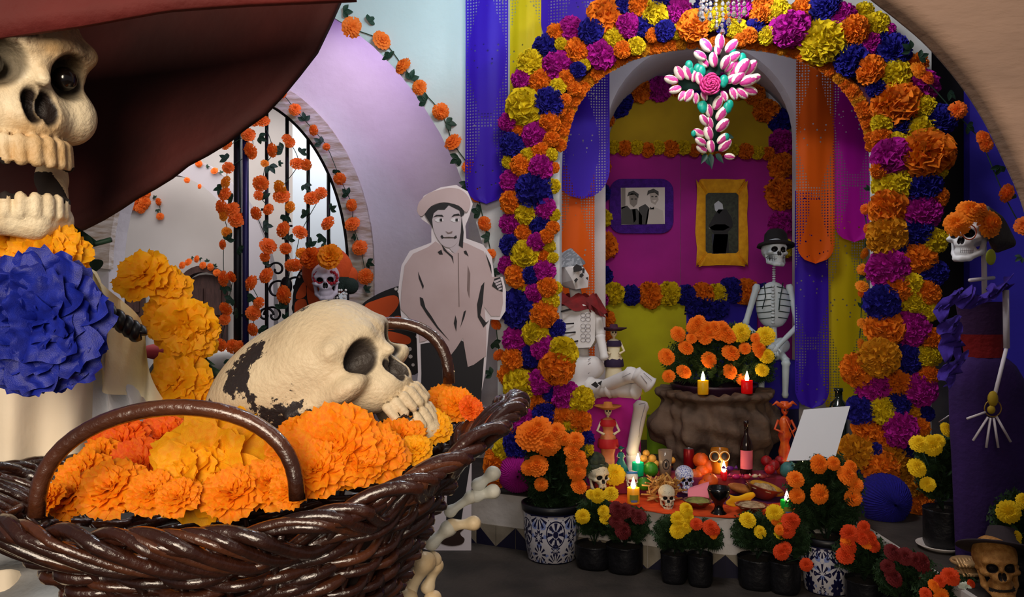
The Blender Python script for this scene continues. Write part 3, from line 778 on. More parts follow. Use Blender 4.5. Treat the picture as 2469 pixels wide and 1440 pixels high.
def smudged(name, base, base2, dark, sc_=5.0, lo=.60, hi=.66, seed=(0, 0, 0), rough=.5, rear=0):
    "cast bone with black paint smudges and cracks"
    m = mat(name, base, rough, base2, 4, bump=.3, bscale=40); nt = m.node_tree; N = nt.nodes; L = nt.links; b = N['Principled BSDF']
    src = b.inputs['Base Color'].links[0].from_socket
    tc = N.new('ShaderNodeTexCoord'); mp = N.new('ShaderNodeMapping'); mp.inputs['Location'].default_value = seed
    L.new(tc.outputs['Object'], mp.inputs[0])
    n = N.new('ShaderNodeTexNoise'); n.inputs['Scale'].default_value = sc_; n.inputs['Detail'].default_value = 8; n.inputs['Roughness'].default_value = .68
    L.new(mp.outputs[0], n.inputs['Vector'])
    n2 = N.new('ShaderNodeTexNoise'); n2.inputs['Scale'].default_value = sc_*.45; L.new(mp.outputs[0], n2.inputs['Vector'])
    a = N.new('ShaderNodeMath'); a.operation = 'MULTIPLY_ADD'; a.inputs[1].default_value = .55; a.inputs[2].default_value = 0
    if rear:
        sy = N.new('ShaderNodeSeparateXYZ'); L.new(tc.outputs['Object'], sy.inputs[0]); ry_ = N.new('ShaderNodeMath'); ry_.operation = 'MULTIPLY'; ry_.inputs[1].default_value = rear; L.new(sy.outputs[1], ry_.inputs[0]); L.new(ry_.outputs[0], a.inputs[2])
    L.new(n2.outputs['Fac'], a.inputs[0])
    s = N.new('ShaderNodeMath'); s.operation = 'ADD'; L.new(n.outputs['Fac'], s.inputs[0]); L.new(a.outputs[0], s.inputs[1])
    r = N.new('ShaderNodeValToRGB'); r.color_ramp.elements[0].position = lo+.275; r.color_ramp.elements[1].position = hi+.275
    r.color_ramp.elements[0].color = (0,0,0,1); r.color_ramp.elements[1].color = (1,1,1,1)
    s2 = N.new('ShaderNodeMath'); s2.operation = 'MULTIPLY'; s2.inputs[1].default_value = 1.0; L.new(s.outputs[0], s2.inputs[0]); L.new(s2.outputs[0], r.inputs[0])
    mx = N.new('ShaderNodeMix'); mx.data_type = 'RGBA'; L.new(r.outputs[0], mx.inputs[0]); L.new(src, mx.inputs[6]); mx.inputs[7].default_value = lin(dark)
    L.new(mx.outputs[2], b.inputs['Base Color']); return m
def socketed(m, dark, rim=.06, eye_y=-.36):
    "paints the eye sockets and nose hollow of a unit skull"
    nt = m.node_tree; N = nt.nodes; L = nt.links; b = N['Principled BSDF']; inp = b.inputs['Base Color']
    tc = N.new('ShaderNodeTexCoord'); ab = N.new('ShaderNodeVectorMath'); ab.operation = 'ABSOLUTE'; L.new(tc.outputs['Object'], ab.inputs[0])
    sx = N.new('ShaderNodeSeparateXYZ'); L.new(tc.outputs['Object'], sx.inputs[0]); sa = N.new('ShaderNodeSeparateXYZ'); L.new(ab.outputs[0], sa.inputs[0])
    cb = N.new('ShaderNodeCombineXYZ'); L.new(sa.outputs[0], cb.inputs[0]); L.new(sx.outputs[1], cb.inputs[1]); L.new(sx.outputs[2], cb.inputs[2]); facs = []
    for c, r in (((.135, eye_y, -.02), (.092, .15, .084)), ((.028, -.41, -.15), (.040, .13, .074))):
        s_ = N.new('ShaderNodeVectorMath'); s_.operation = 'SUBTRACT'; s_.inputs[1].default_value = c; L.new(cb.outputs[0], s_.inputs[0])
        d_ = N.new('ShaderNodeVectorMath'); d_.operation = 'DIVIDE'; d_.inputs[1].default_value = r; L.new(s_.outputs[0], d_.inputs[0])
        l_ = N.new('ShaderNodeVectorMath'); l_.operation = 'LENGTH'; L.new(d_.outputs[0], l_.inputs[0])
        mr = N.new('ShaderNodeMapRange'); mr.inputs[1].default_value = 1+rim; mr.inputs[2].default_value = 1-rim; L.new(l_.outputs['Value'], mr.inputs[0]); facs.append(mr.outputs[0])
    mxm = N.new('ShaderNodeMath'); mxm.operation = 'MAXIMUM'; L.new(facs[0], mxm.inputs[0]); L.new(facs[1], mxm.inputs[1])
    mx = N.new('ShaderNodeMix'); mx.data_type = 'RGBA'; L.new(mxm.outputs[0], mx.inputs[0]); mx.inputs[7].default_value = lin(dark)
    if inp.links: L.new(inp.links[0].from_socket, mx.inputs[6])
    else: mx.inputs[6].default_value = inp.default_value
    L.new(mx.outputs[2], inp); return m
def mouth_reg(gap=0.0):
    return lambda c: ((c[:, 2] < -.352) & (c[:, 2] > -.40-gap) & (c[:, 1] > -.36) & (np.abs(c[:, 0]) < .2)).astype(int)
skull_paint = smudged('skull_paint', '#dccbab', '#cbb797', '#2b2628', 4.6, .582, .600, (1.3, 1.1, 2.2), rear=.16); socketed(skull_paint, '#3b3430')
mask_paint = smudged('mask_paint', '#e9d9b8', '#c79f68', '#4a2f1c', 3.0, .62, .80, (0, 2, 1)); socketed(mask_paint, '#1e1512', .12)

# ---------------------------------------------------------------- giant catrina: skull head, hat, bust
gm = P(18, 300, .92)
cat_t = thing('giant_catrina', 'huge skull-faced lady in a dark red hat and white dress at the left edge', 'figure', (gm.x, .98, .3))
HM = frame(P(-28, 150, 1.02), (cos(R(40)), -.62*-1*0+sin(R(-40))*-1, 0), (0, 0, 1), .40)
hs = .405
right = V((cos(R(42)), sin(R(42)), .02)); HM = frame(P(-42, 180, .98), (cos(R(60)), sin(R(60)), .02), (.03, 0, 1), .312)
inv = HM.inverted()
head = sdf('skull_head', skull_fn(gap=.085, cheek=1.75, cran=((0, .10, .08), (.33, .42, .27))), (-.48, -.5, -.72), (.48, .62, .6), 112, [mask_paint, socket_dark], mouth_reg(.085), parent=cat_t, mw=HM)
for sx in (-1, 1): ey = MB(); ey.sph((.135*sx, -.30, -.02), .045, 12, 8); ey.build('eye', mat('eye_dark', '#120d0c', .15, spec=.8), cat_t, mw=HM)
hat_red = mat('hat_red', '#6e1f1c', .75, '#4f1512', 5, bump=.4, bscale=30)
hat = None
# brim: a big bent disc round the head, edge curled towards the room
def rim(phi):
    pts = [(-200, 740), (-90, 705), (-45, 640), (-15, 640), (0, 745), (9, 760), (18, 735)]
    pts = [(-180, 600), (-140, 600), (-110, 580), (-83, 578), (-60, 548), (-45, 560), (-34, 600), (-20, 665), (-8, 725), (0, 765), (8, 770), (25, 760), (60, 740), (100, 720), (180, 600)]
    for (a, r0), (b, r1) in zip(pts, pts[1:]):
        if a <= phi <= b: t = (phi-a)/(b-a); t = t*t*(3-2*t)*.5+t*.5; return r0+(r1-r0)*t
    return 600
hc0 = (60, 5)
def brim(u, v):
    phi = -180+360*u; r = rim(phi)*(.12+.88*v); a = R(phi)
    px = hc0[0]+r*cos(a); py = hc0[1]-r*sin(a)
    up = max(0, sin(a))
    Y = 1.28-.10*v*v-.26*up*v*v+.02*sin(a*3)*v
    return P(px, py, Y)
mb = MB(); mb.grid(brim, 72, 18)
bo = mb.build('hat_brim', mat('hat_red_shaded', '#42120f', .85, '#2e0c0b', 5, bump=.4, bscale=30), cat_t); so = bo.modifiers.new('thick', 'SOLIDIFY'); so.thickness = .012  # darker copy of the hat red: the underside's shade is in the colour
# crown and the near front of the brim that shades the forehead
mb = MB()
def nb(u, v):
    x0 = -260+u*1120; y0 = 96-36*u*2 if u < .5 else 60-50*(u-.5)*2
    y0 = float(np.interp(x0, [-260, 0, 200, 400, 600, 860], [112, 90, 60, 22, 6, -8]))
    Y = .86+.10*u
    a = P(x0, y0, Y); b = P(x0*.7-20, -120, .97)
    p = a.lerp(b, v); p.y -= .05*sin(pi*v)*(1-u); p.z += .012*sin(pi*v); return p
mb.grid(nb, 30, 8); o = mb.build('hat_front', hat_red, cat_t); so = o.modifiers.new('thick', 'SOLIDIFY'); so.thickness = .01
c0 = P(-60, -60, 1.12)
mb = MB(); mb.lathe([(.0, .22), (.1, .22), (.15, .19), (.165, .1), (.19, -.02)], c0, 32, rot=M4.Rotation(R(-15), 3, 'Y')); mb.build('hat_crown', hat_red, cat_t)
# white dress with folds
dress_m = mat('dress_white', '#e9dcc6', .8, '#dfd0b8', 5, bump=.25, bscale=18)
dress_y = mat('shawl_cream', '#f6ecca', .85, '#eed898', 8, bump=.3, bscale=30)
def bust(u, v):
    # v 0 top .. 1 bottom
    x0 = -420; xr = [150, 250, 262, 268, 280, 330, 420, 520]; k = v*7; i = min(6, int(k)); x1 = xr[i]+(xr[i+1]-xr[i])*(k-i)
    a = pi*u; px = x0+(x1-x0)*(.5-.5*cos(a)); py = 560+v*1300
    Y = 1.30-.24*max(0, sin(a))**.7-.012*sin(px/26.0+v*2)*min(1, v*3)
    return P(px, py, Y)
mb = MB(); mb.grid(bust, 90, 40); mb.build('dress', dress_m, cat_t)
def shawl(u, v):
    a = P(150+v*20, 600+v*300, 1.17); b = P(215+190*v**.8, 640+260*v+150*max(0, v-.5), 1.22)
    p = a.lerp(b, u); p.y += .02*sin(u*16+v*9)-.03*sin(pi*u); return p
mb = MB(); mb.grid(shawl, 40, 30); mb.build('shawl', dress_y, cat_t)
def blouse(u, v):
    p = P(175+150*u*(.4+v), 720+v*330, 1.15+.05*u); p.y += .015*sin(u*22+v*6); return p
mb = MB(); mb.grid(blouse, 40, 24); mb.build('ruffle', mat('blouse_white', '#dcdfe6', .8, bump=.2), cat_t)
def sleeve(u, v):
    p = P(-60+v*420, 1270+u*260, 1.0+.05*sin(u*3)); p.y += .02*sin(u*14+v*5); return p
mb = MB(); mb.grid(sleeve, 24, 30); mb.build('sleeve', mat('sleeve_grey', '#8d949c', .85, '#6d6459', 6, bump=.3), cat_t)
# braid
mb = MB()
ba = arc_pts([P(150, 672, 1.12), P(205, 712, 1.11), P(250, 748, 1.11), P(300, 782, 1.12), P(338, 808, 1.13)], 26)
for ph in (0, pi):
    pts = []
    for i, p in enumerate(ba):
        t = (ba[min(i+1, len(ba)-1)]-ba[max(0, i-1)]).normalized(); n1 = t.orthogonal().normalized(); n2 = t.cross(n1); a = i*.29+ph
        pts.append(p+n1*cos(a)*.006+n2*sin(a)*.006)
    mb.tube(pts, .0075, 10)
mb.build('braid', mat('braid_black', '#0d0c12', .4), cat_t)
# neck bone
mb = MB(); mb.tube([P(-40, 520, 1.08), P(-30, 700, 1.12)], [.05, .06], 14); mb.build('neck', mask_paint, cat_t)

# big silk blossoms
def blossom(seed, rows, ruff=.06, cup=.5, nu=7, nv=5, wid=1.25):
    "large silk blossom: rows (radius, count, tilt) of wide scalloped petals"
    r_ = random.Random(seed); mb = MB()
    for ri, (rad, cnt, tilt) in enumerate(rows):
        for k in range(cnt):
            th = 2*pi*(k+.5*(ri % 2))/cnt+r_.uniform(-.15, .15); tl = tilt+r_.uniform(-.12, .12); L_ = rad*r_.uniform(.9, 1.08)
            w_ = pi*rad/cnt*wid; f1 = r_.uniform(0, 6); tw = r_.uniform(-.2, .2); vs_ = []
            for j in range(nv+1):
                t = j/nv; ww = w_*(.25+.75*sin(pi*.5*min(1, t*1.25)))*(1 if t < .85 else .82)
                for i in range(nu+1):
                    u = i/nu*2-1; l = L_*(t+(-.07*abs(u)**2+.035*cos(u*9+f1))*t)
                    bend = tl-t*.55; x = l*cos(tl-.28*t); z = l*sin(tl-.28*t)*cup*1.6+cup*.25*(1-rad)
                    z += .10*u*u*w_*2+ruff*t*sin(u*6+f1)*.8+ruff*.5*t*t*sin(u*13+f1*2)+tw*u*w_*.5
                    y = u*ww
                    vs_.append((x*cos(th)-y*sin(th), x*sin(th)+y*cos(th), z))
            mb.add(vs_, [(j*(nu+1)+i, j*(nu+1)+i+1, (j+1)*(nu+1)+i+1, (j+1)*(nu+1)+i) for j in range(nv) for i in range(nu)])
    return mb.mesh('blossom_mesh')
BIG_OPEN = [blossom(i, ((.42, 4, 1.2), (.75, 5, .75), (1.0, 6, .2)), cup=.5, ruff=.09, nu=12, nv=8) for i in range(3)]
BIG_FULL = [blossom(10+i, ((.28, 5, 1.45), (.5, 7, 1.2), (.72, 9, .9), (.9, 10, .6), (1.0, 11, .25)), cup=.62, ruff=.085, wid=1.25) for i in range(3)]
silk_y = mat('silk_yellow', '#ffc010', .6, '#fda808', 12, thin=.35, bump=.2, bscale=50)
silk_o = mat('silk_bright', '#ffa80c', .6, '#ff8606', 12, thin=.35, bump=.2, bscale=50)
silk_r = mat('silk_redorange', '#fb7c0e', .6, '#ee520a', 12, thin=.3, bump=.2, bscale=50)
def big(name, label, px, py, r, Y, m, kind='open', d=(0, -1, .1), spin=0, grp=None, cup=1, parent=None):
    p = P(px, py, Y); me = (BIG_OPEN if kind == 'open' else BIG_FULL)[int(px+py) % 3]
    if parent is not None: return inst('blossom', me, m, face_to(p, d, (S(r, Y), S(r, Y), S(r, Y)*cup), spin), parent)
    o = inst(name, me, m, face_to(p, d, (S(r, Y), S(r, Y), S(r, Y)*cup), spin)); meta(o, label, 'flower', grp); return o
big(None, None, 118, 618, 92, .95, silk_y, 'full', (.5, -1, .5), parent=cat_t); big(None, None, 165, 655, 50, .96, silk_y, 'open', (.8, -1, .3), parent=cat_t)
big(None, None, 40, 575, 60, .97, silk_y, 'full', (.2, -1, .8), parent=cat_t)
pinkm = mat('silk_pink', '#e8406a', .6, thin=.3)
big(None, None, 20, 620, 75, .985, pinkm, 'open', (.1, -1, .5), parent=cat_t); big(None, None, 172, 690, 26, .99, pinkm, 'open', (.4, -1, .1), parent=cat_t)
# leaves by the collar
bl = MB(); rr_ = random.Random(4)
def bigleaf(mb, a, b, w_, fold=.3, sag=.02):
    a = V(a); b = V(b); t = b-a; n_ = t.cross(V((0, 1, 0))).normalized(); vs_ = []
    for j in range(9):
        s_ = j/8; ww = w_*sin(pi*s_**.8)*(1-.1*s_)
        for u in (-1, -.5, 0, .5, 1): vs_.append(a+t*s_+n_*(u*ww)+V((0, -abs(u)*fold*ww, 0))+V((0, 0, -sag*s_*s_)))
    mb.add(vs_, [(j*5+i, j*5+i+1, (j+1)*5+i+1, (j+1)*5+i) for j in range(8) for i in range(4)])
for a, b, w_ in ((P(150, 590, 1.05), P(235, 545, 1.05), .022), (P(185, 615, 1.04), P(215, 530, 1.04), .018), (P(232, 655, 1.12), P(232, 590, 1.12), .012)): l_ = MB(); bigleaf(l_, a, b, w_); l_.build('leaf', leaf_green, cat_t)
bl.tube([P(160, 600, 1.05), P(215, 592, 1.05), P(268, 578, 1.05)], .0035, 6); bl.build('stem', leaf_green, cat_t)
# crumpled blue crepe rose on the chest
def rose(u, v):
    th = 2*pi*u; r = v; f = sin(th*5+r*9+sin(th*2)*2)*.5+sin(th*9-r*14)*.3
    n_ = noise.noise(V((cos(th)*r*1.7+sin(r*6)*.25, sin(th)*r*2.6, 3.1)))
    ridge = 1-abs(n_)*2.2
    n2 = noise.noise(V((cos(th)*r*2.6+5, sin(th)*r*4.4+n_, 1.1))); ridge = ridge*.6+(1-abs(n2)*2)*.4
    dome = sqrt(max(0, 1-(r*.93)**2)); rad = r*(1+.05*f*r)
    return V((cos(th)*rad, sin(th)*rad, dome*.62+.34*ridge*(1-.5*r)-.1+.06*abs(noise.noise(V((cos(th)*r*7+n_*2, sin(th)*r*7, 4.1))))*2))
bm_ = mat('crepe_royal', '#1628a0', .5, '#101c80', 6, bump=.2, bscale=60, thin=.08, spec=.5)
p = P(92, 775, .92); rose_me = blossom(77, ((.3, 4, 1.45), (.55, 5, 1.2), (.8, 6, .85), (1.0, 7, .45), (1.05, 7, .05)), ruff=.13, cup=.5, nu=16, nv=12, wid=1.7)
q = inst('blue_rose', rose_me, bm_, face_to(p, (.25, -1, .15), (S(152, .92), S(160, .92), S(130, .92)), .3), cat_t)
q['label'] = 'crumpled royal blue crepe rose'

# four yellow silk flowers standing between the dress and the skull
yf = thing('flower_spray', 'upright spray of yellow silk flowers between the white dress and the basket skull', 'flower', P(430, 1000, 1.28))
for (x, y, r, k, d, Y) in [(345, 665, 66, 'open', (-.2, -1, .6), 1.24), (405, 690, 50, 'open', (.5, -.8, .4), 1.25), (398, 770, 62, 'open', (-.4, -1, .1), 1.26), (445, 790, 70, 'open', (.4, -1, -.3), 1.25), (482, 815, 50, 'open', (.9, -.8, -.2), 1.26),
                       (425, 925, 80, 'open', (-.1, -1, .6), 1.24), (480, 965, 62, 'open', (.6, -1, .2), 1.24), (400, 950, 50, 'full', (-.6, -1, 0), 1.25)]:
    big(None, None, x, y, r*1.08, Y, silk_y, k, d, spin=x*.1, parent=yf)
mb = MB(); mb.tube(arc_pts([P(370, 700, 1.3), P(430, 800, 1.3), P(450, 900, 1.3), P(460, 1040, 1.28)], 6), .006, 6)
for a, b in (((440, 870), (520, 850)), ((470, 900), (540, 870)), ((380, 720), (420, 735)), ((400, 835), (470, 870))): l_ = MB(); bigleaf(l_, P(*a, 1.29), P(*b, 1.29), .012); l_.build('leaf', leaf_green, yf)
mb.build('stem', stem_green, yf)

# ---------------------------------------------------------------- wicker basket
wick = mat('wicker', '#3c1c11', .3, '#22100b', 9, bump=.35, bscale=70, coat=.5, spec=.6)
wick2 = mat('wicker_light', '#5a301a', .3, '#32180e', 9, bump=.35, bscale=70, coat=.5, spec=.6)
BC = V((-.312, 1.0, 0))
def bask(t, s):
    "t angle round (0 = right end), s 0 rim .. 1 base"
    ca, sa = cos(t), sin(t); s_in = s; s = min(1, max(0, s))
    a, b = .316, .205
    rise = .105*max(0, ca)**2.2+.02*max(0, -ca)**2-.022
    k = 1-.66*s**.62; k2 = 1-.56*s**.7
    cx = BC.x-.07*s*0; x = cx+a*ca*k*(1 if ca > 0 else 1.0)+.02*s
    y = BC.y+b*sa*k2+.03*ca
    z = .985+rise*(1-s)**1.3-.245*s**.9-.25*min(0, s_in)
    return V((x, y, z))
bk_t = thing('wicker_basket', 'dark brown boat-shaped wicker basket full of orange silk flowers', 'basket', (BC.x, BC.y, .74))
NS = 34
for k in range(NS):
    t = 2*pi*k/NS; mb = MB()
    pts = [bask(t, s/8) for s in range(9)]; mb.tube(pts, .0042, 6); mb.build('stake', wick, bk_t)
def weave(s0, s1, r, ph, m, amp=.0075, tw=0, n=200):
    mb = MB(); pts = []; rs = []
    for i in range(n):
        t = 2*pi*i/n
        p = bask(t, s0+(s1-s0)*i/n*0+.012*sin(t*7+ph)); c = V((BC.x, BC.y, p.z)); o_ = (p-c).normalized()
        pts.append(p+o_*(amp*sin(t*NS/2+ph*pi))+V((0, 0, .0035*sin(t*NS/4+ph*2)))); rs.append(r*(1+.15*sin(t*11+ph)))
    mb.tube(pts, rs, 7, closed=True); return mb.build('woven_strand', m, bk_t)
for k in range(22):
    s = .10+k*.042; weave(s, s, .0062, k % 2+.13*(k % 5), wick2 if k % 3 == 0 else wick)
# loose diagonal plait of the border
def plait(ph, r, turns, s_mid, s_amp, m, amp=.011):
    mb = MB(); pts = []; n = 260
    for i in range(n):
        t = 2*pi*i/n; s = s_mid+s_amp*sin(t*turns+ph); p = bask(t, s); c = V((BC.x, BC.y, p.z)); o_ = (p-c).normalized()
        pts.append(p+o_*(amp*cos(t*turns+ph)+.004))
    mb.tube(pts, r, 7, closed=True); return mb.build('rim_strand', m, bk_t)
for k in range(8): plait(k*pi/4+.3*sin(k*2.3), .0052+.0022*((k*5) % 3)/2, 8+(k % 3), .035, .085, wick if k % 3 else wick2)
for k in range(4): plait(k*pi/2+.4, .006, 12+k, .0, .024, wick2 if k == 1 else wick, .008)
def handle(a, b, topz, bulge=.0, n=24, r=.0085):
    a = V(a); b = V(b); pts = []
    for i in range(n+1):
        th = pi*i/n; m_ = (a+b)/2; h = (b-a)/2
        pts.append(m_-h*cos(th)+V((0, bulge*sin(th), (topz-m_.z)*max(0, sin(th))**.8)))
    mb = MB(); mb.tube(pts, r, 10); return mb.build('handle', wick2, bk_t)
handle(P(88, 1245, .83), P(716, 1205, .84), ZC-(985-CY)/F*.83+.0)
handle(P(700, 1010, 1.16), P(1082, 925, 1.16), ZC-(785-CY)/F*1.16)
# lining of dark straw that closes the base
mb = MB(); mb.grid(lambda u, v: (lambda p: V((BC.x+(p.x-BC.x)*.95, BC.y+(p.y-BC.y)*.95, p.z+.004)))(bask(2*pi*u, .35+.65*v)), 48, 6)
mb.add([bask(2*pi*i/24, 1) for i in range(24)], [tuple(range(24))]); mb.build('base', mat('straw_dark', '#1d0f0a', .9), bk_t)

# ---------------------------------------------------------------- cast skull lying in the basket
up_ = V((-.80, .0, .60)); fwd = V((.60, -.26, .77)).normalized()*-1
# local axes: -y faces right and a little up and towards the viewer
face = V((.78, -.40, .50)).normalized(); upv = V((-.50, -.05, .86)); upv = (upv-face*upv.dot(face)).normalized(); rt = (-face).cross(upv)*1.0
SK = frame(P(778, 916, 1.07), rt, upv, (.27, .275, .255))
sk = sdf('skull', skull_fn(gap=0.0, cran=((0, .17, .065), (.345, .51, .308))), (-.48, -.5, -.62), (.48, .82, .6), 120, [skull_paint, mat('socket_grey', '#3b3430', .6)], mouth_reg(0), mw=SK)
meta(sk, 'large cream cast skull with black smudges lying in the wicker basket', 'skull')

# ---------------------------------------------------------------- orange silk flowers in the basket
bf = [(285,1085,80,1.05,'full','r',(-.2,-1,.9)),(390,1060,70,1.08,'full','r',(.1,-1,1)),(330,1130,75,1.0,'full','r',(0,-1,.8)),(200,1150,70,.98,'full','o',(-.4,-1,.9)),(180,1195,60,.93,'full','o',(-.4,-1,1)),
      (270,1180,75,.92,'full','o',(-.1,-1,1)),(370,1190,60,.90,'full','o',(.1,-1,1)),(500,1120,130,.94,'open','y',(-.05,-1,.5)),(440,1150,80,.92,'open','y',(-.4,-1,.6)),(590,1130,85,.97,'open','o',(.3,-1,.7)),
      (560,1190,70,.9,'full','o',(0,-1,1)),(650,1165,70,.92,'full','o',(.2,-1,1)),(470,1070,60,1.02,'open','y',(0,-1,.8)),(805,1078,108,.93,'full','o',(.0,-1,.55)),(715,1080,80,.95,'full','o',(-.5,-1,.6)),
      (910,1092,72,.94,'full','o',(.4,-1,.8)),(760,1135,75,.90,'full','o',(0,-1,.9)),(860,1110,70,.92,'full','o',(.3,-1,.9)),(970,1055,60,1.0,'full','o',(.4,-1,.9)),(1040,1030,48,1.04,'full','y',(.3,-1,1)),
      (1100,975,44,1.12,'full','o',(.2,-1,.7)),(1135,985,30,1.1,'full','r',(.5,-1,.6)),(1070,965,40,1.16,'full','o',(0,-1,.8)),(120,1205,40,.9,'full','o',(-.6,-1,1)),(240,1110,55,1.02,'full','o',(-.5,-1,.8)),
      (430,1200,50,.88,'full','o',(0,-1,1)),(620,1100,60,1.0,'full','o',(.1,-1,.9)),(700,1180,50,.88,'full','o',(0,-1,1)),(1000,1085,40,.97,'full','y',(.1,-1,1))]
mm_ = dict(r=(silk_r, 'deep orange'), o=(silk_o, 'bright orange'), y=(silk_y, 'amber yellow'))
rows_ = (('back', 1.0, 9), ('middle', .93, 1.0), ('front', 0, .93))
for rn, lo_, hi_ in rows_:
    for k_, (x, y, r, Y, k, c, d) in enumerate(sorted(b for b in bf if lo_ <= b[3] < hi_)):
        big('silk_flower', '%s silk flower in the wicker basket, %s from the left in the %s row' % (mm_[c][1], ORD[k_], rn), x, y, r*1.1, Y, mm_[c][0], k, d, spin=x*.7, grp='silk flowers filling the basket', cup=.9)

# ---------------------------------------------------------------- bony hand and arm under the basket
bone_pale = smudged('bone_pale', '#cfd8d8', '#e6dcc4', '#7a5a34', 9, .68, .78, (3, 1, 0))
bone_warm = smudged('bone_warm', '#ece0c2', '#d8b27a', '#5a3a1c', 8, .66, .76, (0, 5, 2)); bone_yel = mat('bone_yellow', '#c29a34', .5, '#8a6420', 20)
hd = thing('skeleton_hand', 'pale carved skeleton hand reaching out behind the basket', 'figure', P(1050, 1400, 1.14))
def bone(px0, px1, r0, m, Y0=1.16, Y1=1.16, knob=1.5, label=None):
    a, b = P(*px0, Y0), P(*px1, Y1); ax = b-a; L_ = ax.length; r = S(r0, Y0)
    fn = lambda p: smin(smin(cap(p, (0, 0, L_*.08), (0, 0, L_*.92), r*.62, r*.55), smin(ell(p, (r*.35, 0, L_*.05), (r*.8, r*.8, r*.8)), ell(p, (-r*.35, 0, L_*.05), (r*.75, r*.75, r*.8)), r*.3), r*.6), ell(p, (0, 0, L_*.95), (r*.8*knob/1.3, r*.75, r*.75)), r*.7)
    q = face_to(a, ax, 1, .5)
    return sdf('bone', fn, (-r*2, -r*2, -r*1.5), (r*2, r*2, L_+r*1.5), 40, m, mw=q, parent=hd)
bone((1192, 1140), (1150, 1172), 20, bone_pale); bone((1192, 1185), (1146, 1196), 20, bone_pale)
bone((1140, 1196), (1082, 1236), 18, bone_pale); bone((1146, 1262), (1085, 1268), 20, bone_warm); bone((1085, 1272), (1038, 1312), 22, bone_pale)
bone((1048, 1352), (985, 1352), 24, bone_warm); bone((995, 1356), (955, 1372), 26, bone_pale)
bone((1052, 1362), (1030, 1420), 20, bone_warm); bone((1026, 1352), (975, 1440), 30, bone_warm, 1.12, 1.12); bone((1045, 1440), (1020, 1500), 22, bone_warm)
bone((985, 1388), (950, 1412), 24, bone_yel); bone((945, 1410), (880, 1455), 26, bone_yel); bone((975, 1440), (930, 1560), 40, bone_warm, 1.12, 1.1)
# ---------------------------------------------------------------- cut-out man, a flat print on board
sep = mat('print_grey_rose', '#c2abac', .6, '#b8a0a0', 5); sepd = mat('print_shade', '#7d6866', .6); skin_p = mat('print_skin', '#bcaeb4', .6); inkp = mat('print_black', '#17141a', .6); board_w = mat('board_white', '#ddd2d6', .6); brown_p = mat('print_brown', '#2e1c18', .4); whitep = mat('print_white', '#d9d4d8', .6)
CY_ = 3.95
def cp_(pts, z=0): return [P(x, y, CY_-z) for x, y in pts]
def layer(parent, name, pts, m, z, smooth=0, th=.0006, label=None):
    q = [V((x, y, 0)) for x, y in pts]
    if smooth: q = arc_pts(q, smooth, closed=True)
    mb = MB(); mb.poly([P(v.x, v.y, CY_-z) for v in q], th, (0, 1, 0)); return mb.build(name, m, parent, smooth=False, fixn=True, label=label)
man = thing('cardboard_cutout', 'life-size cardboard cut-out of a man in a pale shirt and rolled-brim hat', 'cutout', P(1080, 1330, CY_))
bd = [(1004,508),(1022,472),(1062,452),(1100,446),(1128,462),(1140,492),(1132,520),(1122,545),(1124,575),(1165,590),(1186,620),(1192,668),(1212,668),(1220,700),(1219,750),(1205,772),(1182,770),(1178,800),(1170,900),(1150,1000),(1137,1120),(1136,1338),(1126,1350),(996,1318),(990,1100),(1008,900),(1004,800),(968,770),(960,700),(968,640),(988,605),(1040,585),(1040,545),(1018,530)]
m = MB(); m.poly(cp_(bd), .012, (0, 1, 0)); m.build('board', board_w, man, smooth=False, fixn=True)
layer(man, 'trousers', [(1014,830),(1100,815),(1168,850),(1160,960),(1132,1130),(1110,1270),(1075,1275),(1082,1080),(1072,980),(1050,1120),(1040,1290),(1005,1290),(1012,1050),(1016,900)], inkp, .002)
layer(man, 'shirt', [(1050,582),(1032,596),(996,612),(976,640),(968,700),(966,745),(990,770),(1010,795),(1012,825),(1026,822),(1040,812),(1060,838),(1086,858),(1100,840),(1116,815),(1128,885),(1142,880),(1172,858),(1173,800),(1168,740),(1184,762),(1206,762),(1213,730),(1211,690),(1202,668),(1186,668),(1180,630),(1166,606),(1128,588),(1112,582),(1092,612)], sep, .004)
layer(man, 'neck', [(1062,560),(1118,560),(1116,588),(1098,612),(1090,606),(1072,584)], skin_p, .0045)
layer(man, 'face', [(1043,520),(1046,556),(1062,586),(1080,597),(1096,592),(1108,572),(1113,545),(1112,508),(1090,492),(1060,496)], skin_p, .006, 3)
layer(man, 'hair', [(1022,512),(1034,500),(1060,490),(1092,488),(1116,500),(1120,516),(1111,524),(1108,508),(1092,500),(1082,495),(1072,506),(1056,506),(1046,514),(1042,530),(1044,552),(1038,540),(1028,524)], inkp, .0075)
layer(man, 'hair', [(1113,520),(1118,560),(1116,598),(1106,592),(1111,560)], inkp, .0068)
layer(man, 'hat', [(1006,505),(1012,486),(1034,466),(1066,456),(1088,453),(1112,458),(1130,475),(1134,494),(1124,512),(1106,496),(1070,488),(1040,497),(1020,520),(1010,518)], sep, .009, 3)
for x, w_ in ((1059, 11), (1097, 11)):
    layer(man, 'eye', [(x-w_, 531), (x, 525), (x+w_, 531), (x, 536)], whitep, .0075, 3); layer(man, 'pupil', [(x+1, 527), (x+7, 527), (x+7, 534), (x+1, 534)], inkp, .0085)
for q in ([(1044,524),(1052,518),(1066,518),(1070,523),(1056,521)], [(1088,524),(1094,517),(1106,515),(1110,520),(1098,520)]): layer(man, 'eyebrow', q, inkp, .0085)
layer(man, 'moustache', [(1062,570),(1066,566),(1070,573),(1066,576)], inkp, .0085); layer(man, 'moustache', [(1094,572),(1100,567),(1102,573),(1096,576)], inkp, .0085)
layer(man, 'mouth', [(1068,572),(1082,571),(1096,572),(1096,574),(1068,574)], brown_p, .0085); layer(man, 'nose', [(1074,557),(1082,561),(1091,557),(1090,562),(1080,564)], sepd, .0085)
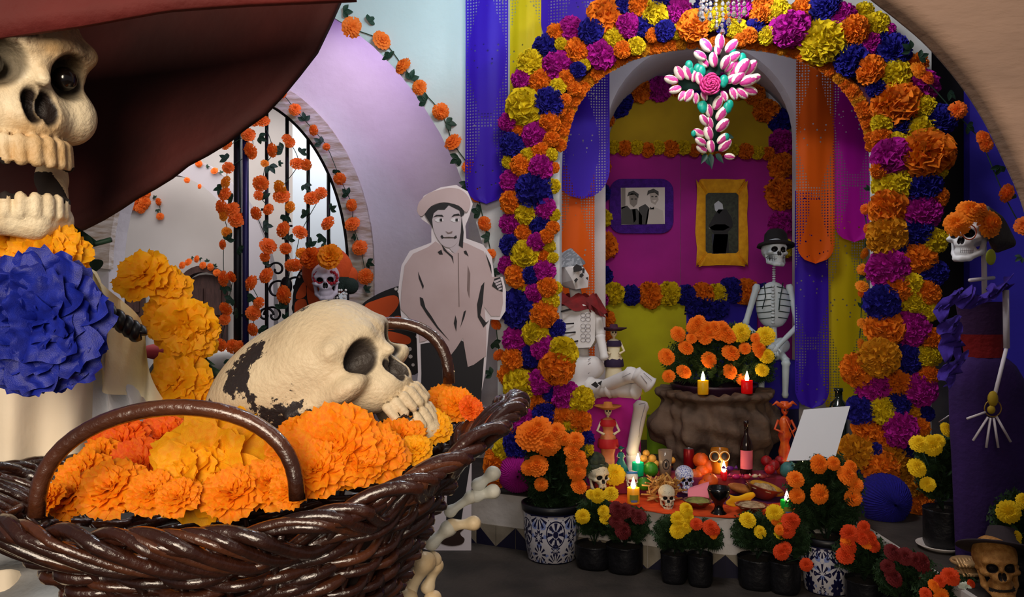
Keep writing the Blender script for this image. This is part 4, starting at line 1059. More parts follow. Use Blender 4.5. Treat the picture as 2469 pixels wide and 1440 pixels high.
for q in ([(1055,608),(1064,602),(1068,614),(1060,614)], [(1118,606),(1124,604),(1130,618),(1120,612)], [(1064,588),(1078,606),(1092,618),(1094,636),(1088,620),(1070,604)], [(1008,655),(1022,690),(1020,698),(1010,672)], [(1012,716),(1020,720),(1026,742),(1040,762),(1056,788),(1084,822),(1054,792),(1030,760),(1014,735)],
          [(1160,690),(1168,680),(1164,730),(1158,760),(1172,778),(1180,772),(1166,790),(1152,765),(1150,735)], [(1192,672),(1206,668),(1212,690),(1212,704),(1200,700),(1186,690)], [(1098,760),(1102,775),(1100,800),(1094,780)], [(1118,752),(1124,748),(1120,765),(1110,790)], [(1170,608),(1184,640),(1186,662),(1176,630)]): layer(man, 'print_fold', q, inkp, .0055)
for q in ([(1104,610),(1106,610),(1108,740),(1106,740)], [(1128,640),(1134,660),(1132,720),(1126,700)]): layer(man, 'print_fold', q, sepd, .0052)
for k in range(4): layer(man, 'finger', [(1190+k*4, 678+k*6), (1206+k, 672+k*7), (1208+k, 676+k*7), (1193+k*3, 683+k*6)], skin_p, .007)
layer(man, 'shoe', [(1000,1308),(1040,1314),(1036,1305),(1060,1296),(1090,1284),(1118,1276),(1110,1284),(1112,1292),(1120,1300),(1114,1312),(1090,1317),(1066,1312),(1050,1302)], brown_p, .003, 3)

# ---------------------------------------------------------------- butterfly lady
wing_o = mat('wing_orange', '#e8581a', .6); wing_k = mat('wing_black', '#17151a', .6); wing_w = mat('wing_white', '#e6e2e2', .6); orange_cl = mat('turban_orange', '#d8521a', .8, '#c24412', 12, bump=.4)
BY = 4.45
bf_ = thing('butterfly_lady', 'skull-faced lady with orange turban and monarch butterfly wings behind the iron gate', 'figure', P(785, 1050, BY))
def wing(name, outline, cells, dots, Y):
    m = MB(); m.poly([P(v.x, v.y, Y) for v in arc_pts([V((x, y, 0)) for x, y in outline], 4, closed=True)], .01, (0, 1, 0)); o = m.build(name, wing_k, bf_, smooth=False, fixn=True)
    m = MB()
    for c in cells: m.poly([P(v.x, v.y, Y-.001) for v in arc_pts([V((x, y, 0)) for x, y in c], 4, closed=True)], .003, (0, -1, 0))
    m.build('wing_cell', wing_o, o, smooth=False, fixn=True)
    m = MB()
    for x, y, r in dots: m.poly([P(x+r*cos(a), y+r*sin(a), Y-.001) for a in [i*pi/4 for i in range(8)]], .003, (0, -1, 0))
    m.build('wing_spot', wing_w, o, smooth=False, fixn=True)
wing('wing', [(868,745),(900,715),(960,690),(1040,675),(1060,720),(1040,790),(1010,800),(1016,880),(990,905),(930,870),(880,800)],
     [[(878,740),(905,724),(950,712),(962,730),(944,758),(912,778),(890,782)], [(968,742),(1000,700),(1035,690),(1030,740),(990,760)], [(918,788),(955,762),(975,770),(985,784),(940,796)], [(908,798),(945,800),(985,812),(990,826),(972,830),(915,815)], [(930,835),(960,840),(975,865),(955,868)]],
     [(955,697,4),(962,703,4),(1000,798,5),(1006,812,4),(988,842,5),(990,860,5),(996,880,4),(975,692,3)], BY+.04)
wing('wing', [(716,665),(740,642),(752,660),(790,720),(800,780),(760,800),(715,790),(705,730)],
     [[(716,706),(734,680),(738,712),(716,722)], [(742,665),(760,700),(785,720),(745,735)], [(712,730),(738,724),(740,780),(715,770)], [(745,742),(780,735),(790,770),(748,780)]],
     [(728,660,4),(733,654,4),(722,668,3)], BY+.04)
m = MB(); m.sph(P(790, 655, BY+.01), (S(62, BY), S(44, BY), S(62, BY)), 20, 14); m.sph(P(838, 665, BY+.02), (S(26, BY), S(24, BY), S(26, BY)), 12, 8); m.build('turban', orange_cl, bf_)
facem = mat('face_lilac', '#cfc6d8', .5)
FM = frame(P(785, 676, BY-.10), (1, .18, .06), (-.12, 0, 1), .205)
regp = skull_reg(0)
sdf('face', skull_fn(0, teeth=False), (-.45, -.45, -.62), (.45, .62, .6), 48, [socketed(facem, '#131116', .04), wing_k], None, parent=bf_, mw=FM)
m = MB()
for x in (771, 799):
    for k in range(12):
        a = 2*pi*k/12; m.sph(P(x+14*cos(a), 670+14*sin(a), BY-.165), (S(4, BY), .003, S(4, BY)), 8, 5)
m.build('eye_petals', mat('petal_wine', '#a3162c', .6), bf_)
inst('blossom', BIG_FULL[0], silk_o, face_to(P(795, 618, BY-.2), (0, -1, .3), (S(30, BY),)*3), bf_); inst('blossom', BIG_FULL[1], silk_r, face_to(P(748, 622, BY-.12), (-.4, -1, .3), (S(26, BY),)*3), bf_)
m = MB(); m.lathe([(.03, .0), (.05, -.06), (.14, -.10), (.2, -.17), (.2, -.5), (.17, -.8), (.3, -1.25)], P(800, 705, BY), 20, sq=.55); m.build('dress', wing_k, bf_)
m = MB()
for k in range(30): m.sph(P(835-k % 6*9+rnd.uniform(-4, 4), 700+k//6*9, BY-.075), S(3.2, BY), 6, 4)
m.build('white_bead', wing_w, bf_); m = MB(); m.lathe([(.045, 0), (.06, .04), (.05, .07)], P(820, 700, BY-.02), 14); m.sph(P(845, 690, BY-.03), S(20, BY), 10, 8); m.build('collar', mat('ruff_green', '#20302c', .9, bump=.8, bscale=200), bf_)

# visitor-like mannequins behind the gate, half hidden by the yellow flowers
mq = thing('dark_figurine', 'black-dressed figurine with white cap behind the yellow flowers', 'figure', P(520, 1100, 5.9))
m = MB(); m.lathe([(.0, 0), (.1, -.02), (.17, -.12), (.2, -.5), (.24, -1.0)], P(520, 885, 5.9), 18); m.build('dress', wing_k, mq)
m = MB(); m.sph(P(545, 868, 5.85), (.13, .11, .09), 16, 10); m.build('cap', bone_white, mq); m = MB(); m.sph(P(560, 905, 5.8), (.09, .08, .1), 12, 8); m.build('head', inkp, mq)
mq = thing('dark_figurine', 'black-dressed figurine with red scarf behind the yellow flowers', 'figure', P(420, 1100, 6.1))
m = MB(); m.lathe([(.0, 0), (.12, -.02), (.2, -.14), (.24, -.5), (.26, -1.0)], P(425, 850, 6.1), 18); m.build('dress', wing_k, mq)
m = MB(); m.sph(P(390, 848, 6.0), (.16, .1, .06), 16, 8); m.build('scarf', mat('red_dark', '#7c1520', .8), mq)

# ---------------------------------------------------------------- iron gate
gt = thing('iron_gate', 'black iron gate with vertical bars and scrolls in the arched opening', 'gate', P(700, 1100, WB+.06))
def bar(x, y0, y1, r, Y=WB+.06, name='bar'):
    m = MB(); m.tube([P(x, y0, Y), P(x, y1, Y)], S(r, Y), 8); return m.build(name, iron, gt)
def ytop(x): 
    t = (x-552)/288; return 650-425*sqrt(max(0, 1-t*t))+4
for x in (643, 692, 743, 792): bar(x, ytop(x), 1085, 4.5)
bar(573, ytop(573), 1085, 10, name='post'); m = MB(); m.tube([P(592, ytop(592), WB+.03), P(592, 1085, WB+.03)], S(8, WB), 8); m.build('post', mat('iron_blue', '#1c1a4a', .4, metal=.3), gt)
m = MB(); m.tube([P(x, y, WB+.06) for x, y in ell_arch(552, 650, 287, 422, 40, 0, pi*.52)], S(4, WB), 8); m.tube([P(839, 648, WB+.06), P(843, 1085, WB+.06)], S(4, WB), 8); m.build('arch_frame', iron, gt)
for y in (505, 545, 575): bar_m = MB(); bar_m.tube([P(630 if y == 505 else 680, y, WB+.05), P(660 if y == 505 else 705, y, WB+.05)], S(3, WB), 6); bar_m.build('collar', iron, gt)
def scroll(cx, cy, s, fl_):
    m = MB(); pts = []
    for i in range(46):
        a = i/45*4.2*pi/2; r = s*(1-.8*i/45); pts.append(P(cx+fl_*r*cos(a), cy-r*sin(a), WB+.06))
    m.tube(pts, S(3, WB), 6); m.build('scroll', iron, gt)
for a in ((668,700,28,1),(716,690,26,-1),(660,760,24,-1),(720,745,22,1),(668,650,20,-1),(640,760,20,1)): scroll(*a)
m = MB(); m.sph(P(690, 690, WB+.05), (S(15, WB), S(6, WB), S(24, WB)), 10, 8); m.sph(P(690, 720, WB+.05), (S(8, WB), S(6, WB), S(20, WB)), 10, 8); m.build('finial', iron, gt)

# ---------------------------------------------------------------- pictures on the niche wall
def rrect(cx, cy, hw, hh, r, n=6):
    out = []
    for (sx, sy, a0) in ((1, -1, 0), (-1, -1, 90), (-1, 1, 180), (1, 1, 270)):
        for i in range(n+1):
            a = R(a0+90*i/n); out.append((cx+sx*(hw-r)+r*cos(a), cy+sy*(hh-r)-r*sin(a)))
    return out
PY = NB-.035
def lay(parent, name, pts, m, z=0, th=.0015, Y=PY, label=None, rot=0):
    mb = MB(); mb.poly([P(x, y, Y-z) for x, y in pts], th, (0, 1, 0)); return mb.build(name, m, parent, smooth=False, fixn=True, label=label)
pic = thing('framed_picture', 'black and white picture of two men in a purple felt frame', 'picture', P(1546, 497, PY))
mb = MB(); mb.poly([P(x, y, PY) for x, y in rrect(1547, 497, 77, 66, 30)], .018, (0, 1, 0)); mb.build('frame', mat('felt_purple', '#4c1a8e', .95, '#3c1474', 40, bump=1, bscale=120), pic, smooth=False, fixn=True, bevel=.008)
g1 = mat('photo_light', '#c9c0b8', .5); g2 = mat('photo_dark', '#241f1c', .5); g3 = mat('photo_mid', '#7d736b', .5)
lay(pic, 'print', [(1497, 453), (1603, 452), (1603, 540), (1498, 542)], g1, .004)
for q, mm in (([(1498,500),(1512,496),(1520,505),(1536,503),(1548,520),(1548,541),(1498,541)], g2), ([(1540,500),(1556,492),(1566,502),(1560,541),(1540,541)], g2), ([(1562,505),(1580,500),(1598,508),(1602,540),(1556,540)], mat('photo_suit', '#b5aba2', .5)),
              ([(1517,472),(1523,466),(1532,468),(1538,478),(1536,492),(1528,500),(1519,492)], g3), ([(1566,468),(1576,462),(1586,468),(1588,482),(1580,494),(1570,488)], mat('photo_face', '#a0958b', .5)),
              ([(1512,474),(1516,463),(1528,460),(1540,468),(1539,478),(1530,469),(1518,471)], g2), ([(1560,472),(1562,460),(1576,455),(1588,462),(1588,472),(1578,464),(1566,467)], g2), ([(1524,503),(1532,503),(1534,530),(1528,538)], g1), ([(1567,498),(1572,502),(1577,498),(1577,505),(1567,505)], g2), ([(1498,453),(1508,453),(1508,500),(1498,505)], g3)):
    lay(pic, 'print_shape', q, mm, .006)
for x, y in ((1524,480),(1533,480),(1573,474),(1582,474)): lay(pic, 'print_eye', [(x-2.5, y-1.5), (x+2.5, y-1.5), (x+2.5, y+1.5), (x-2.5, y+1.5)], g2, .008)
lay(pic, 'print_smile', [(1572,484),(1583,482),(1579,488)], g1, .008)
pic = thing('framed_picture', 'tall picture of a person in dark clothes in a ruffled yellow crepe frame', 'picture', P(1742, 540, PY))
mb = MB(); ro = rrect(1741, 538, 62, 104, 14, 5); ro = arc_pts([V((x, y, 0)) for x, y in ro], 5, closed=True); ri = [V((1741+(p.x-1741)*.64, 538+(p.y-538)*.7, 0)) for p in ro]; n = len(ro); vs_ = []
for i in range(n):
    k = (i % 3-1)*.012+rnd.uniform(-.005, .005); d = (ro[i]-V((1741, 538, 0))).normalized()*rnd.uniform(-3, 3)
    vs_ += [P(ro[i].x+d.x, ro[i].y+d.y, PY-.008+k), P((ro[i].x+ri[i].x)/2, (ro[i].y+ri[i].y)/2, PY-.02+k*.7), P(ri[i].x, ri[i].y, PY-.004)]
mb.add(vs_, [(3*i+j, 3*((i+1) % n)+j, 3*((i+1) % n)+j+1, 3*i+j+1) for i in range(n) for j in range(2)]); mb.build('ruffled_frame', mat('crepe_amber', '#eaa812', .8, '#d8940a', 30, bump=.4, bscale=160), pic)
dk = mat('photo_foliage', '#252a20', .5, '#394030', 60)
lay(pic, 'print', [(1699, 461), (1780, 461), (1780, 613), (1699, 613)], dk, .003)
for q, mm in (([(1722,520),(1732,505),(1752,505),(1764,525),(1768,545),(1755,560),(1758,610),(1716,612),(1722,565),(1708,545)], mat('photo_coat', '#15161a', .5)), ([(1722,492),(1732,484),(1742,492),(1744,505),(1734,516),(1724,507)], mat('photo_pale', '#b8bcc0', .5)), ([(1708,550),(1725,541),(1748,541),(1760,548),(1745,556),(1722,556)], mat('photo_pale2', '#a8a2a0', .5)), ([(1716,565),(1756,565),(1750,612),(1720,612)], mat('photo_blue', '#262b40', .5))):
    lay(pic, 'print_shape', q, mm, .005)

# ---------------------------------------------------------------- hanging wax flower cross
wax = mat('wax_cream', '#ece2d2', .35, spec=.5); wax_p = mat('wax_pink', '#c23a86', .35); wax_g = mat('wax_teal', '#0f9a84', .35); wax_r = mat('wax_rose', '#d83a86', .35); dkgreen = mat('wax_darkgreen', '#12352e', .5)
XY = 3.72
xr = thing('flower_cross', 'hanging cross of pink and white wax petals with a pink rose at its centre', 'cross', P(1715, 100, XY))
def bud(seed):
    fn = lambda p: smax(ell(p, (0, 0, .45), (.34, .26, .55)), -ell(p, (0, -.5, .2), (.06, .3, .5)), .05)
    reg = lambda c: ((np.abs(c[:, 0]-.06) < .10+.07*np.sin(c[:, 2]*4)) & (c[:, 1] < .05)).astype(int)
    return sdf('bud_mesh', fn, (-.4, -.35, -.15), (.4, .35, 1.1), 20, [wax, wax_p], reg, mesh_only=True)
BUD = bud(0)
def addbud(x, y, ang, s, z=0):
    p = P(x, y, XY-z); a = R(ang); up = V((sin(a), rnd.uniform(-.25, .0), cos(a)))
    o = inst('petal', BUD, None, frame(p, up.cross(V((0, 1, 0)))*-1, up, S(s, XY)), xr); return o
for (x, y, a, s) in [(1735,118,0,36),(1712,122,-40,36),(1752,124,42,36),(1730,132,0,28),(1700,142,-60,32),(1754,146,60,34),(1722,160,-10,34),(1742,165,25,34),(1705,160,-45,30),(1750,172,40,28),
                     (1645,190,-30,34),(1632,196,-75,32),(1662,190,-20,34),(1640,212,-110,30),(1650,222,-150,26),(1672,196,10,28),(1668,218,-150,32),(1688,202,-10,30),(1678,226,180,26),(1694,222,160,24),
                     (1760,182,20,42),(1778,180,35,44),(1796,178,40,40),(1800,196,70,36),(1786,200,75,40),(1796,214,110,32),(1778,216,130,32),(1764,214,160,30),(1752,198,60,30),(1742,222,160,26),(1768,200,45,36),
                     (1724,262,25,34),(1712,280,-15,30),(1730,288,35,36),(1704,300,-35,28),(1712,312,-10,30),(1730,314,45,36),(1696,326,-65,28),(1712,336,-15,34),(1732,344,50,32),(1700,348,-60,28),(1716,366,-10,30),(1736,362,45,36),(1702,366,-60,28),(1748,376,100,24)]:
    addbud(x, y, a, s, rnd.uniform(0, .03))
for x, y, r in ((1661,158,10),(1664,170,9),(1690,172,12),(1682,166,10),(1746,194,11),(1744,200,9),(1790,140,10),(1766,120,9),(1695,258,12),(1690,256,9),(1754,260,11),(1760,252,9),(1672,322,6),(1752,330,7),(1792,146,10)): mb = MB(); mb.sph(P(x, y, XY-.02), (S(r, XY), S(r, XY)*.6, S(r*1.3, XY)), 10, 8); mb.build('leaf', wax_g, xr)
mb = MB(); mb.box(P(1718, 240, XY+.02), (S(36, XY), .02, S(250, XY))); mb.box(P(1716, 200, XY+.02), (S(160, XY), .02, S(34, XY)))
for a, b in (((1712, 370), (1716, 398)), ((1705, 372), (1690, 385)), ((1725, 372), (1745, 384)), ((1668, 320), (1690, 335)), ((1750, 330), (1770, 322)), ((1700, 380), (1715, 392))): bigleaf(mb, P(*a, XY), P(*b, XY), .014)
mb.build('backing', dkgreen, xr)
mb = MB(); rc = P(1713, 203, XY-.055)
mb.sph(rc+V((0, .02, 0)), (S(24, XY), .03, S(24, XY)), 14, 10)
for k in range(34):
    rr = .006+k*.00125; a = k*2.4; w_ = .9 if k > 8 else 1.4
    pts = [rc+V((rr*cos(a+t*w_), -.022+rr*.35, rr*sin(a+t*w_))) for t in (-.5, -.25, 0, .25, .5)]
    mb.tube(pts, [.002, .0045, .0055, .0045, .002], 6)
mb.build('rose', wax_r, xr)
mb = MB(); mb.tube([P(1738, 112, XY), P(1742, 60, XY), P(1742, -100, XY)], .0015, 5); mb.build('hanging_wire', iron, xr)

# chandelier of glass drops above the cross
glass = mat('crystal', '#ffffff', .05, trans=.95, spec=.6)
ch = thing('chandelier', 'glass drop chandelier hanging at the top above the flower cross', 'lamp', P(1745, -60, 3.5))
for x, y0, y1, r in [(1688,-30,30,5),(1693,-30,40,6),(1712,-30,38,5),(1728,-30,60,4),(1742,-30,72,5),(1757,-30,50,5),(1770,-30,30,5),(1783,-30,44,4),(1795,-30,26,5),(1702,-30,20,4)]:
    y = y0; mb = MB()
    while y < y1:
        mb.sph(P(x+rnd.uniform(-1.5, 1.5), y, 3.5+.06*sin(x)), (S(r, 3.5), S(r, 3.5), S(r*1.2, 3.5)), 6, 4); y += r*2.6
    mb.lathe([(0, 0), (S(r*1.5, 3.5), S(7, 3.5)), (S(r, 3.5), S(14, 3.5)), (0, S(22, 3.5))], P(x, y1+14, 3.5+.06*sin(x)), 6)
    mb.build('glass_strand', glass, ch, smooth=False)
mb = MB(); mb.lathe([(.0, .06), (.12, .05), (.14, .0), (.12, -.03), (0, -.03)], P(1743, -50, 3.5), 20); mb.build('canopy', mat('brass', '#b08a3a', .3, metal=1), ch)

# ---------------------------------------------------------------- stone planter and its marigold bush
stone = mat('stone_brown', '#6a5648', .85, '#4a3a30', 9, bump=.9, bscale=28)
SY = 4.5; scn = P(1722, 1020, SY)
def stone_fn(p):
    r = np.hypot(p[..., 0], p[..., 1]); z = p[..., 2]
    R_ = np.interp(z, [-.28, -.2, -.12, 0, .08, .13, .16, .19], [.19, .21, .255, .295, .29, .27, .315, .305])
    d = np.maximum((r-R_)*.8, np.abs(z+.045)-.225)
    for sx in (-1, 1):
        d = smin(d, ell(p, (.29*sx, -.05, .0), (.065, .08, .09)), .05); d = smin(d, ell(p, (.17*sx, -.235, -.02), (.06, .06, .09)), .05)
        d = smin(d, cap(p, (.19*sx, -.12, -.1), (.17*sx, -.14, -.28), .075, .06), .05); d = smin(d, ell(p, (.33*sx, -.07, -.02), (.04, .05, .05)), .04)
    d = smin(d, cap(p, (0, -.17, -.1), (0, -.17, -.28), .06, .05), .05)
    d = smax(d, -ell(p, (0, 0, .25), (.26, .26, .12)), .02)
    a = np.arctan2(p[..., 1], p[..., 0]); return d+.006*np.sin(a*23+z*20)+.006*np.sin(z*60+a*5)
sp = thing('stone_planter', 'squat carved stone planter holding the marigold bush', 'planter', (scn.x, SY, PZ))
sdf('bowl', stone_fn, (-.45, -.42, -.40), (.45, .40, .27), 84, stone, parent=sp, mw=M4.Translation(scn+V((0, 0, -.0)))).name = 'bowl'
def foliage(name, c, rx, rz, n, m, parent, ry=None, seed=1, l=.05, bottom=-.2, wl=.0045, kind='stuff'):
    "feathery cut leaves: sprays of narrow leaflets"
    r_ = random.Random(seed); mb = MB(); c = V(c); ry = ry or rx; vs_ = []; fs = []
    for k in range(n):
        a = r_.uniform(0, 2*pi); q = r_.random()**.45; zz = r_.uniform(bottom, 1); w_ = sqrt(max(.05, 1-zz*zz)) if zz > 0 else 1+zz*.45
        p = c+V((cos(a)*rx*q*w_, sin(a)*ry*q*w_, zz*rz)); d = V((cos(a)*1.0, sin(a)*1.0, .6+r_.uniform(-.6, .8))).normalized()
        sd = d.cross(V((r_.uniform(-1, 1), r_.uniform(-1, 1), r_.uniform(-1, 1)))).normalized(); L_ = l*r_.uniform(.6, 1.3)
        o = len(vs_); vs_ += [p-sd*wl*.3, p+d*L_, p+sd*wl*.3]; fs.append((o, o+1, o+2))
        for j in range(4):
            b_ = p+d*L_*(.2+.2*j)
            for s_ in (-1, 1):
                t = (d*.55+sd*s_).normalized()*L_*(.42-.06*j); o = len(vs_); nn = d.cross(sd)*wl*.2+d*wl
                vs_ += [b_-nn, b_+t, b_+nn+t*.0]; fs.append((o, o+1, o+2))
    mb.add(vs_, fs); o = mb.build(name, m, parent, smooth=False)
    if kind: o['kind'] = kind
    return o
fol = mat('foliage_green', '#3f5a2c', .7, '#2a4422', 30, thin=.25); fol2 = mat('foliage_dark', '#2f4a2a', .7, '#20361c', 30, thin=.25); fresh_o = mat('marigold_fresh', '#fb8a10', .8, '#f36c08', 60, thin=.15); fresh_y = mat('marigold_yellow', '#f6d410', .8, '#e8b808', 60, thin=.15); fresh_d = mat('marigold_burnt', '#ee5210', .8, '#c22c08', 60, thin=.15); fresh_r = mat('marigold_maroon', '#6e0c14', .8, '#4a060c', 60); fresh_p = mat('marigold_pale', '#cdd6c8', .8)
FR = dict(O=fresh_o, Y=fresh_y, D=fresh_d, R=fresh_r, W=fresh_p)
FMARI = [marigold(30+i, rows=((.15, 6), (.3, 9), (.48, 13), (.66, 16), (.84, 18), (.97, 19)), dome=.8, ruff=.05) for i in range(3)]
def fresh(parent, lst, Y, dy=0):
    for t in lst.split():
        a = t.split(','); y = Y+(float(a[4]) if len(a) > 4 else 0); p = P(float(a[0]), float(a[1]), y)
        sx = S(float(a[2]), p.y)*.86
        inst('marigold', rnd.choice(FMARI), FR[a[3]], face_to(p, V((rnd.uniform(-.4, .4), -1, rnd.uniform(.1, .8))), sx, rnd.uniform(0, 6)), parent)
def stems(parent, base, lst, Y, n=None):
    mb = MB()
    for t in lst.split():
        a = t.split(','); p = P(float(a[0]), float(a[1]), Y+.02); q = V(base)
        mb.tube([q, q.lerp(p, .55)+V((rnd.uniform(-.01, .01), 0, .02)), p], .0022, 5)
    mb.build('stem', stem_green, parent)
mbush = thing('marigold_bush', 'big orange marigold bush in a purple pot on the stone planter', 'plant', P(1722, 940, SY))
mb = MB(); mb.lathe([(.0, -.10), (.19, -.10), (.225, .015), (.235, .03), (.21, .03), (.2, -.02), (0, -.02)], P(1720, 938, SY), 28); mb.build('pot', mat('pot_purple', '#2c1228', .4), mbush)
lst = "1635,805,18,O 1677,782,17,O 1685,775,15,O 1607,860,20,O 1654,838,18,O 1649,896,18,O 1612,907,15,O 1688,800,14,O 1704,796,20,O 1722,790,18,O 1745,800,22,O 1758,810,18,O 1730,808,14,O 1668,815,13,O 1700,815,16,O 1710,868,19,O 1762,850,21,O 1761,896,18,O 1796,840,14,O 1830,838,17,O 1822,815,12,O 1786,802,22,Y 1845,810,22,Y 1848,858,18,Y 1838,892,16,Y 1832,850,13,O 1790,915,14,O 1669,790,14,O 1740,788,14,O"
fresh(mbush, lst, SY-.2); stems(mbush, P(1722, 935, SY), lst, SY-.16)
foliage('foliage', P(1735, 905, SY), .27, .24, 1700, fol, mbush, ry=.2, seed=3, l=.06, bottom=-.15)

# ---------------------------------------------------------------- candles
flame_m = mat('flame', '#ffd9a0', .5, emit=26)
def candle(label, px, py, w_, h, Y, col, glow=1.0, lamp_e=.25, print_=False, fl_h=26, group=None, hold=None):
    "px,py: foot of the candle"
    b = P(px, py, Y); r = S(w_/2, Y); H = S(h, Y); t = thing('candle', label, 'candle', b, group)
    m = mat('wax_'+col[1:], col, .35, thin=.55, spec=.4)
    mb = MB(); mb.lathe([(0, 0), (r*.92, 0), (r, r*.1), (r, H), (r*.86, H), (r*.82, H*.86), (0, H*.84)], b, 20); mb.build('glass_cup', m, t)
    mb = MB(); f = S(fl_h, Y); mb.lathe([(0, 0), (f*.16, f*.12), (f*.2, f*.3), (f*.12, f*.65), (0, f)], b+V((0, 0, H*.9)), 10); mb.build('flame', flame_m, t)
    mb = MB(); mb.tube([b+V((0, 0, H*.8)), b+V((0, 0, H*.95))], .001, 5); mb.build('wick', ink, t)
    if print_:
        lm = mat('candle_print', '#8c8420', .6); mb = MB(); mb.grid(lambda u, v: b+V(((r+.0008)*sin(-.75+1.5*u), -(r+.0008)*cos(-.75+1.5*u), H*(.18+.42*v))), 8, 6); mb.build('label', lm, t)
        mb = MB(); mb.grid(lambda u, v: b+V(((r+.0012)*sin(-.5+1.0*u), -(r+.0012)*cos(-.5+1.0*u), H*(.14+.14*v))), 8, 2); mb.build('label', mat('candle_print2', '#5c6aa0', .6), t)
    lamp('candle_light', 'POINT', b+V((0, -.0, H+f*.5)), lamp_e, (1, .62, .28), .012)
    return t
candle('yellow candle burning on the left rim of the stone planter', 1695, 951, 26, 34, 4.235, '#e8c820')
candle('red candle burning on the right rim of the stone planter', 1801, 949, 27, 32, 4.235, '#e0181c')

# ---------------------------------------------------------------- pedestal, cloths
mb = MB(); q0 = P(1414, 1155, 4.15); q1 = P(1545, 1150, 4.15)
x0, x1 = q0.x, q1.x; ztop = P(1480, 952, 4.15).z
mb.poly([V((x0, 4.15, PZ)), V((x1, 4.15, PZ)), V((x1, 4.15, ztop)), V((x0, 4.15, ztop))], .40, (0, 1, 0))
o = mb.build('pedestal', mat('box_magenta', '#b0128c', .85, '#9c0e7a', 5), smooth=False, fixn=True); meta(o, 'magenta paper-covered box that the white seated skeleton sits on', 'box')
mb = MB(); mb.box((( x0+x1)/2, 4.35, ztop+.006), (x1-x0+.02, .42, .01)) if False else mb.box(V(((x0+x1)/2, 4.35, ztop+.006)), (x1-x0+.02, .42, .01)); o = mb.build('box_cover', mustard, smooth=False); meta(o, 'mustard paper cover on top of the magenta box', 'cloth')
mb = MB()
cor_ = [(1405,1172),(1440,1205),(1500,1218),(1530,1228),(1600,1240),(1680,1246),(1760,1250),(1850,1247),(1925,1240),(1960,1160),(1800,1120),(1500,1130)]
mb.poly([(lambda Y: V((P(x, y, Y).x, Y, PZ+.001)))((ZC-PZ)*F/(y-CY)) for x, y in cor_], .004, (0, 0, 1)); o = mb.build('altar_cloth', mat('cloth_orange', '#e4500c', .9, '#c63c08', 20, bump=.4), smooth=False); meta(o, 'orange paper cloth spread under the offerings', 'cloth')
def onfloor(x, y, z=PZ+.005): Y = (ZC-z)*F/(y-CY); return P(x, y, Y)
mb = MB(); mb.poly([onfloor(x, y, PZ+.0055) for x, y in ((1560,1130),(1900,1130),(1935,1205),(1800,1222),(1640,1205))], .003, (0, 0, 1)); o = mb.build('purple_cloth', mat('cloth_plum', '#5c1250', .9, '#3a1060', 12), smooth=False); meta(o, 'plum paper cloth under the fruit and bottle', 'cloth')

# low tier under the offerings at the back
TZ = .345; xl, xr_ = P(1434, 0, 3.96).x, P(1950, 0, 3.96).x
mb = MB(); mb.box(((xl+xr_)/2, 4.045, (PZ+.008+TZ)/2), (xr_-xl, .17, TZ-PZ-.008)); o = mb.build('altar_tier', mat('tier_cloth', '#6a1450', .9, '#a0300c', 6), smooth=False, bevel=.006); meta(o, 'low plum-cloth step under the fruit, mug and bottle at the back of the altar', 'step')
# ---------------------------------------------------------------- offerings
def small_skull(label, px, py, h, Y, m0, m1, yaw=0, gap=0, res=44, tilt=0, name='sugar_skull', cat='skull', extra=None):
    s = S(h, Y)/1.06; c = P(px, py, Y); q = frame(c, (cos(R(yaw)), sin(R(yaw)), tilt), (-tilt, 0, 1), s)
    if 'sock' not in m0: m0['sock'] = 1; socketed(m0, '#161214' if m1 is ink else '#8c1424')
    o = sdf(name, skull_fn(gap), (-.48, -.5, -.64), (.48, .62, .6), res, [m0, m1], mouth_reg(gap), mw=q); meta(o, label, cat); return o
sk_w = smudged('skull_small', '#d8cdb4', '#c8bb9c', '#2a2622', 30, .62, .68, (1, 1, 1))
sk_b = mat('talavera_skull', '#d8dcec', .4, '#3a4aa8', 26, contrast=(.52, .56)); 
o = small_skull('black and white skull with a dark cap beside the left talavera pot', 1440, 1146, 78, 3.93, sk_w, ink, yaw=28, gap=.06)
hatm = MB(); c = P(1434, 1112, 3.95); hatm.sph(c, (.05, .055, .045), 16, 10); hatm.tube([c+V((.055*cos(a), .055*sin(a), -.02)) for a in [i*pi/8 for i in range(16)]], .012, 8, closed=True); q = hatm.build('cap', mat('cap_green', '#18241f', .8, '#38402c', 50, bump=.6), None); meta(q, 'dark green knitted cap on the black and white skull', 'cap')
small_skull('small cream skull under a straw bundle at the front of the altar', 1608, 1196, 60, 3.72, sk_w, ink)
small_skull('blue and white painted skull in the middle of the altar', 1651, 1152, 66, 3.90, sk_b, ink)
o = small_skull('little white skull with red eyes beside the limes', 1524, 1156, 46, 3.90, mat('bone_red_eye', '#e6e4e0', .6, '#d5d0ca', 10), mat('eye_red', '#a01828', .5))
mb = MB(); mb.box(P(1524, 1140, 3.85), (.05, .012, .01)); q = mb.build('skull_band', mat('band_blue', '#2a6ab0', .5), o, mw=M4.Identity(4))
# straw bundle behind the front skull
mb = MB(); r_ = random.Random(9)
for k in range(120):
    a = P(r_.uniform(1566, 1632), r_.uniform(1158, 1206), 3.80+r_.uniform(-.02, .05)); b = a+V((r_.uniform(-.05, .05), r_.uniform(-.03, .03), r_.uniform(-.01, .05))); mb.tube([a, b], .004, 5)
o = mb.build('straw_bundle', mat('straw', '#c89a58', .8, '#a87838', 30), smooth=False); meta(o, 'pale straw bundle lying behind the small cream skull', 'straw', kind=None)
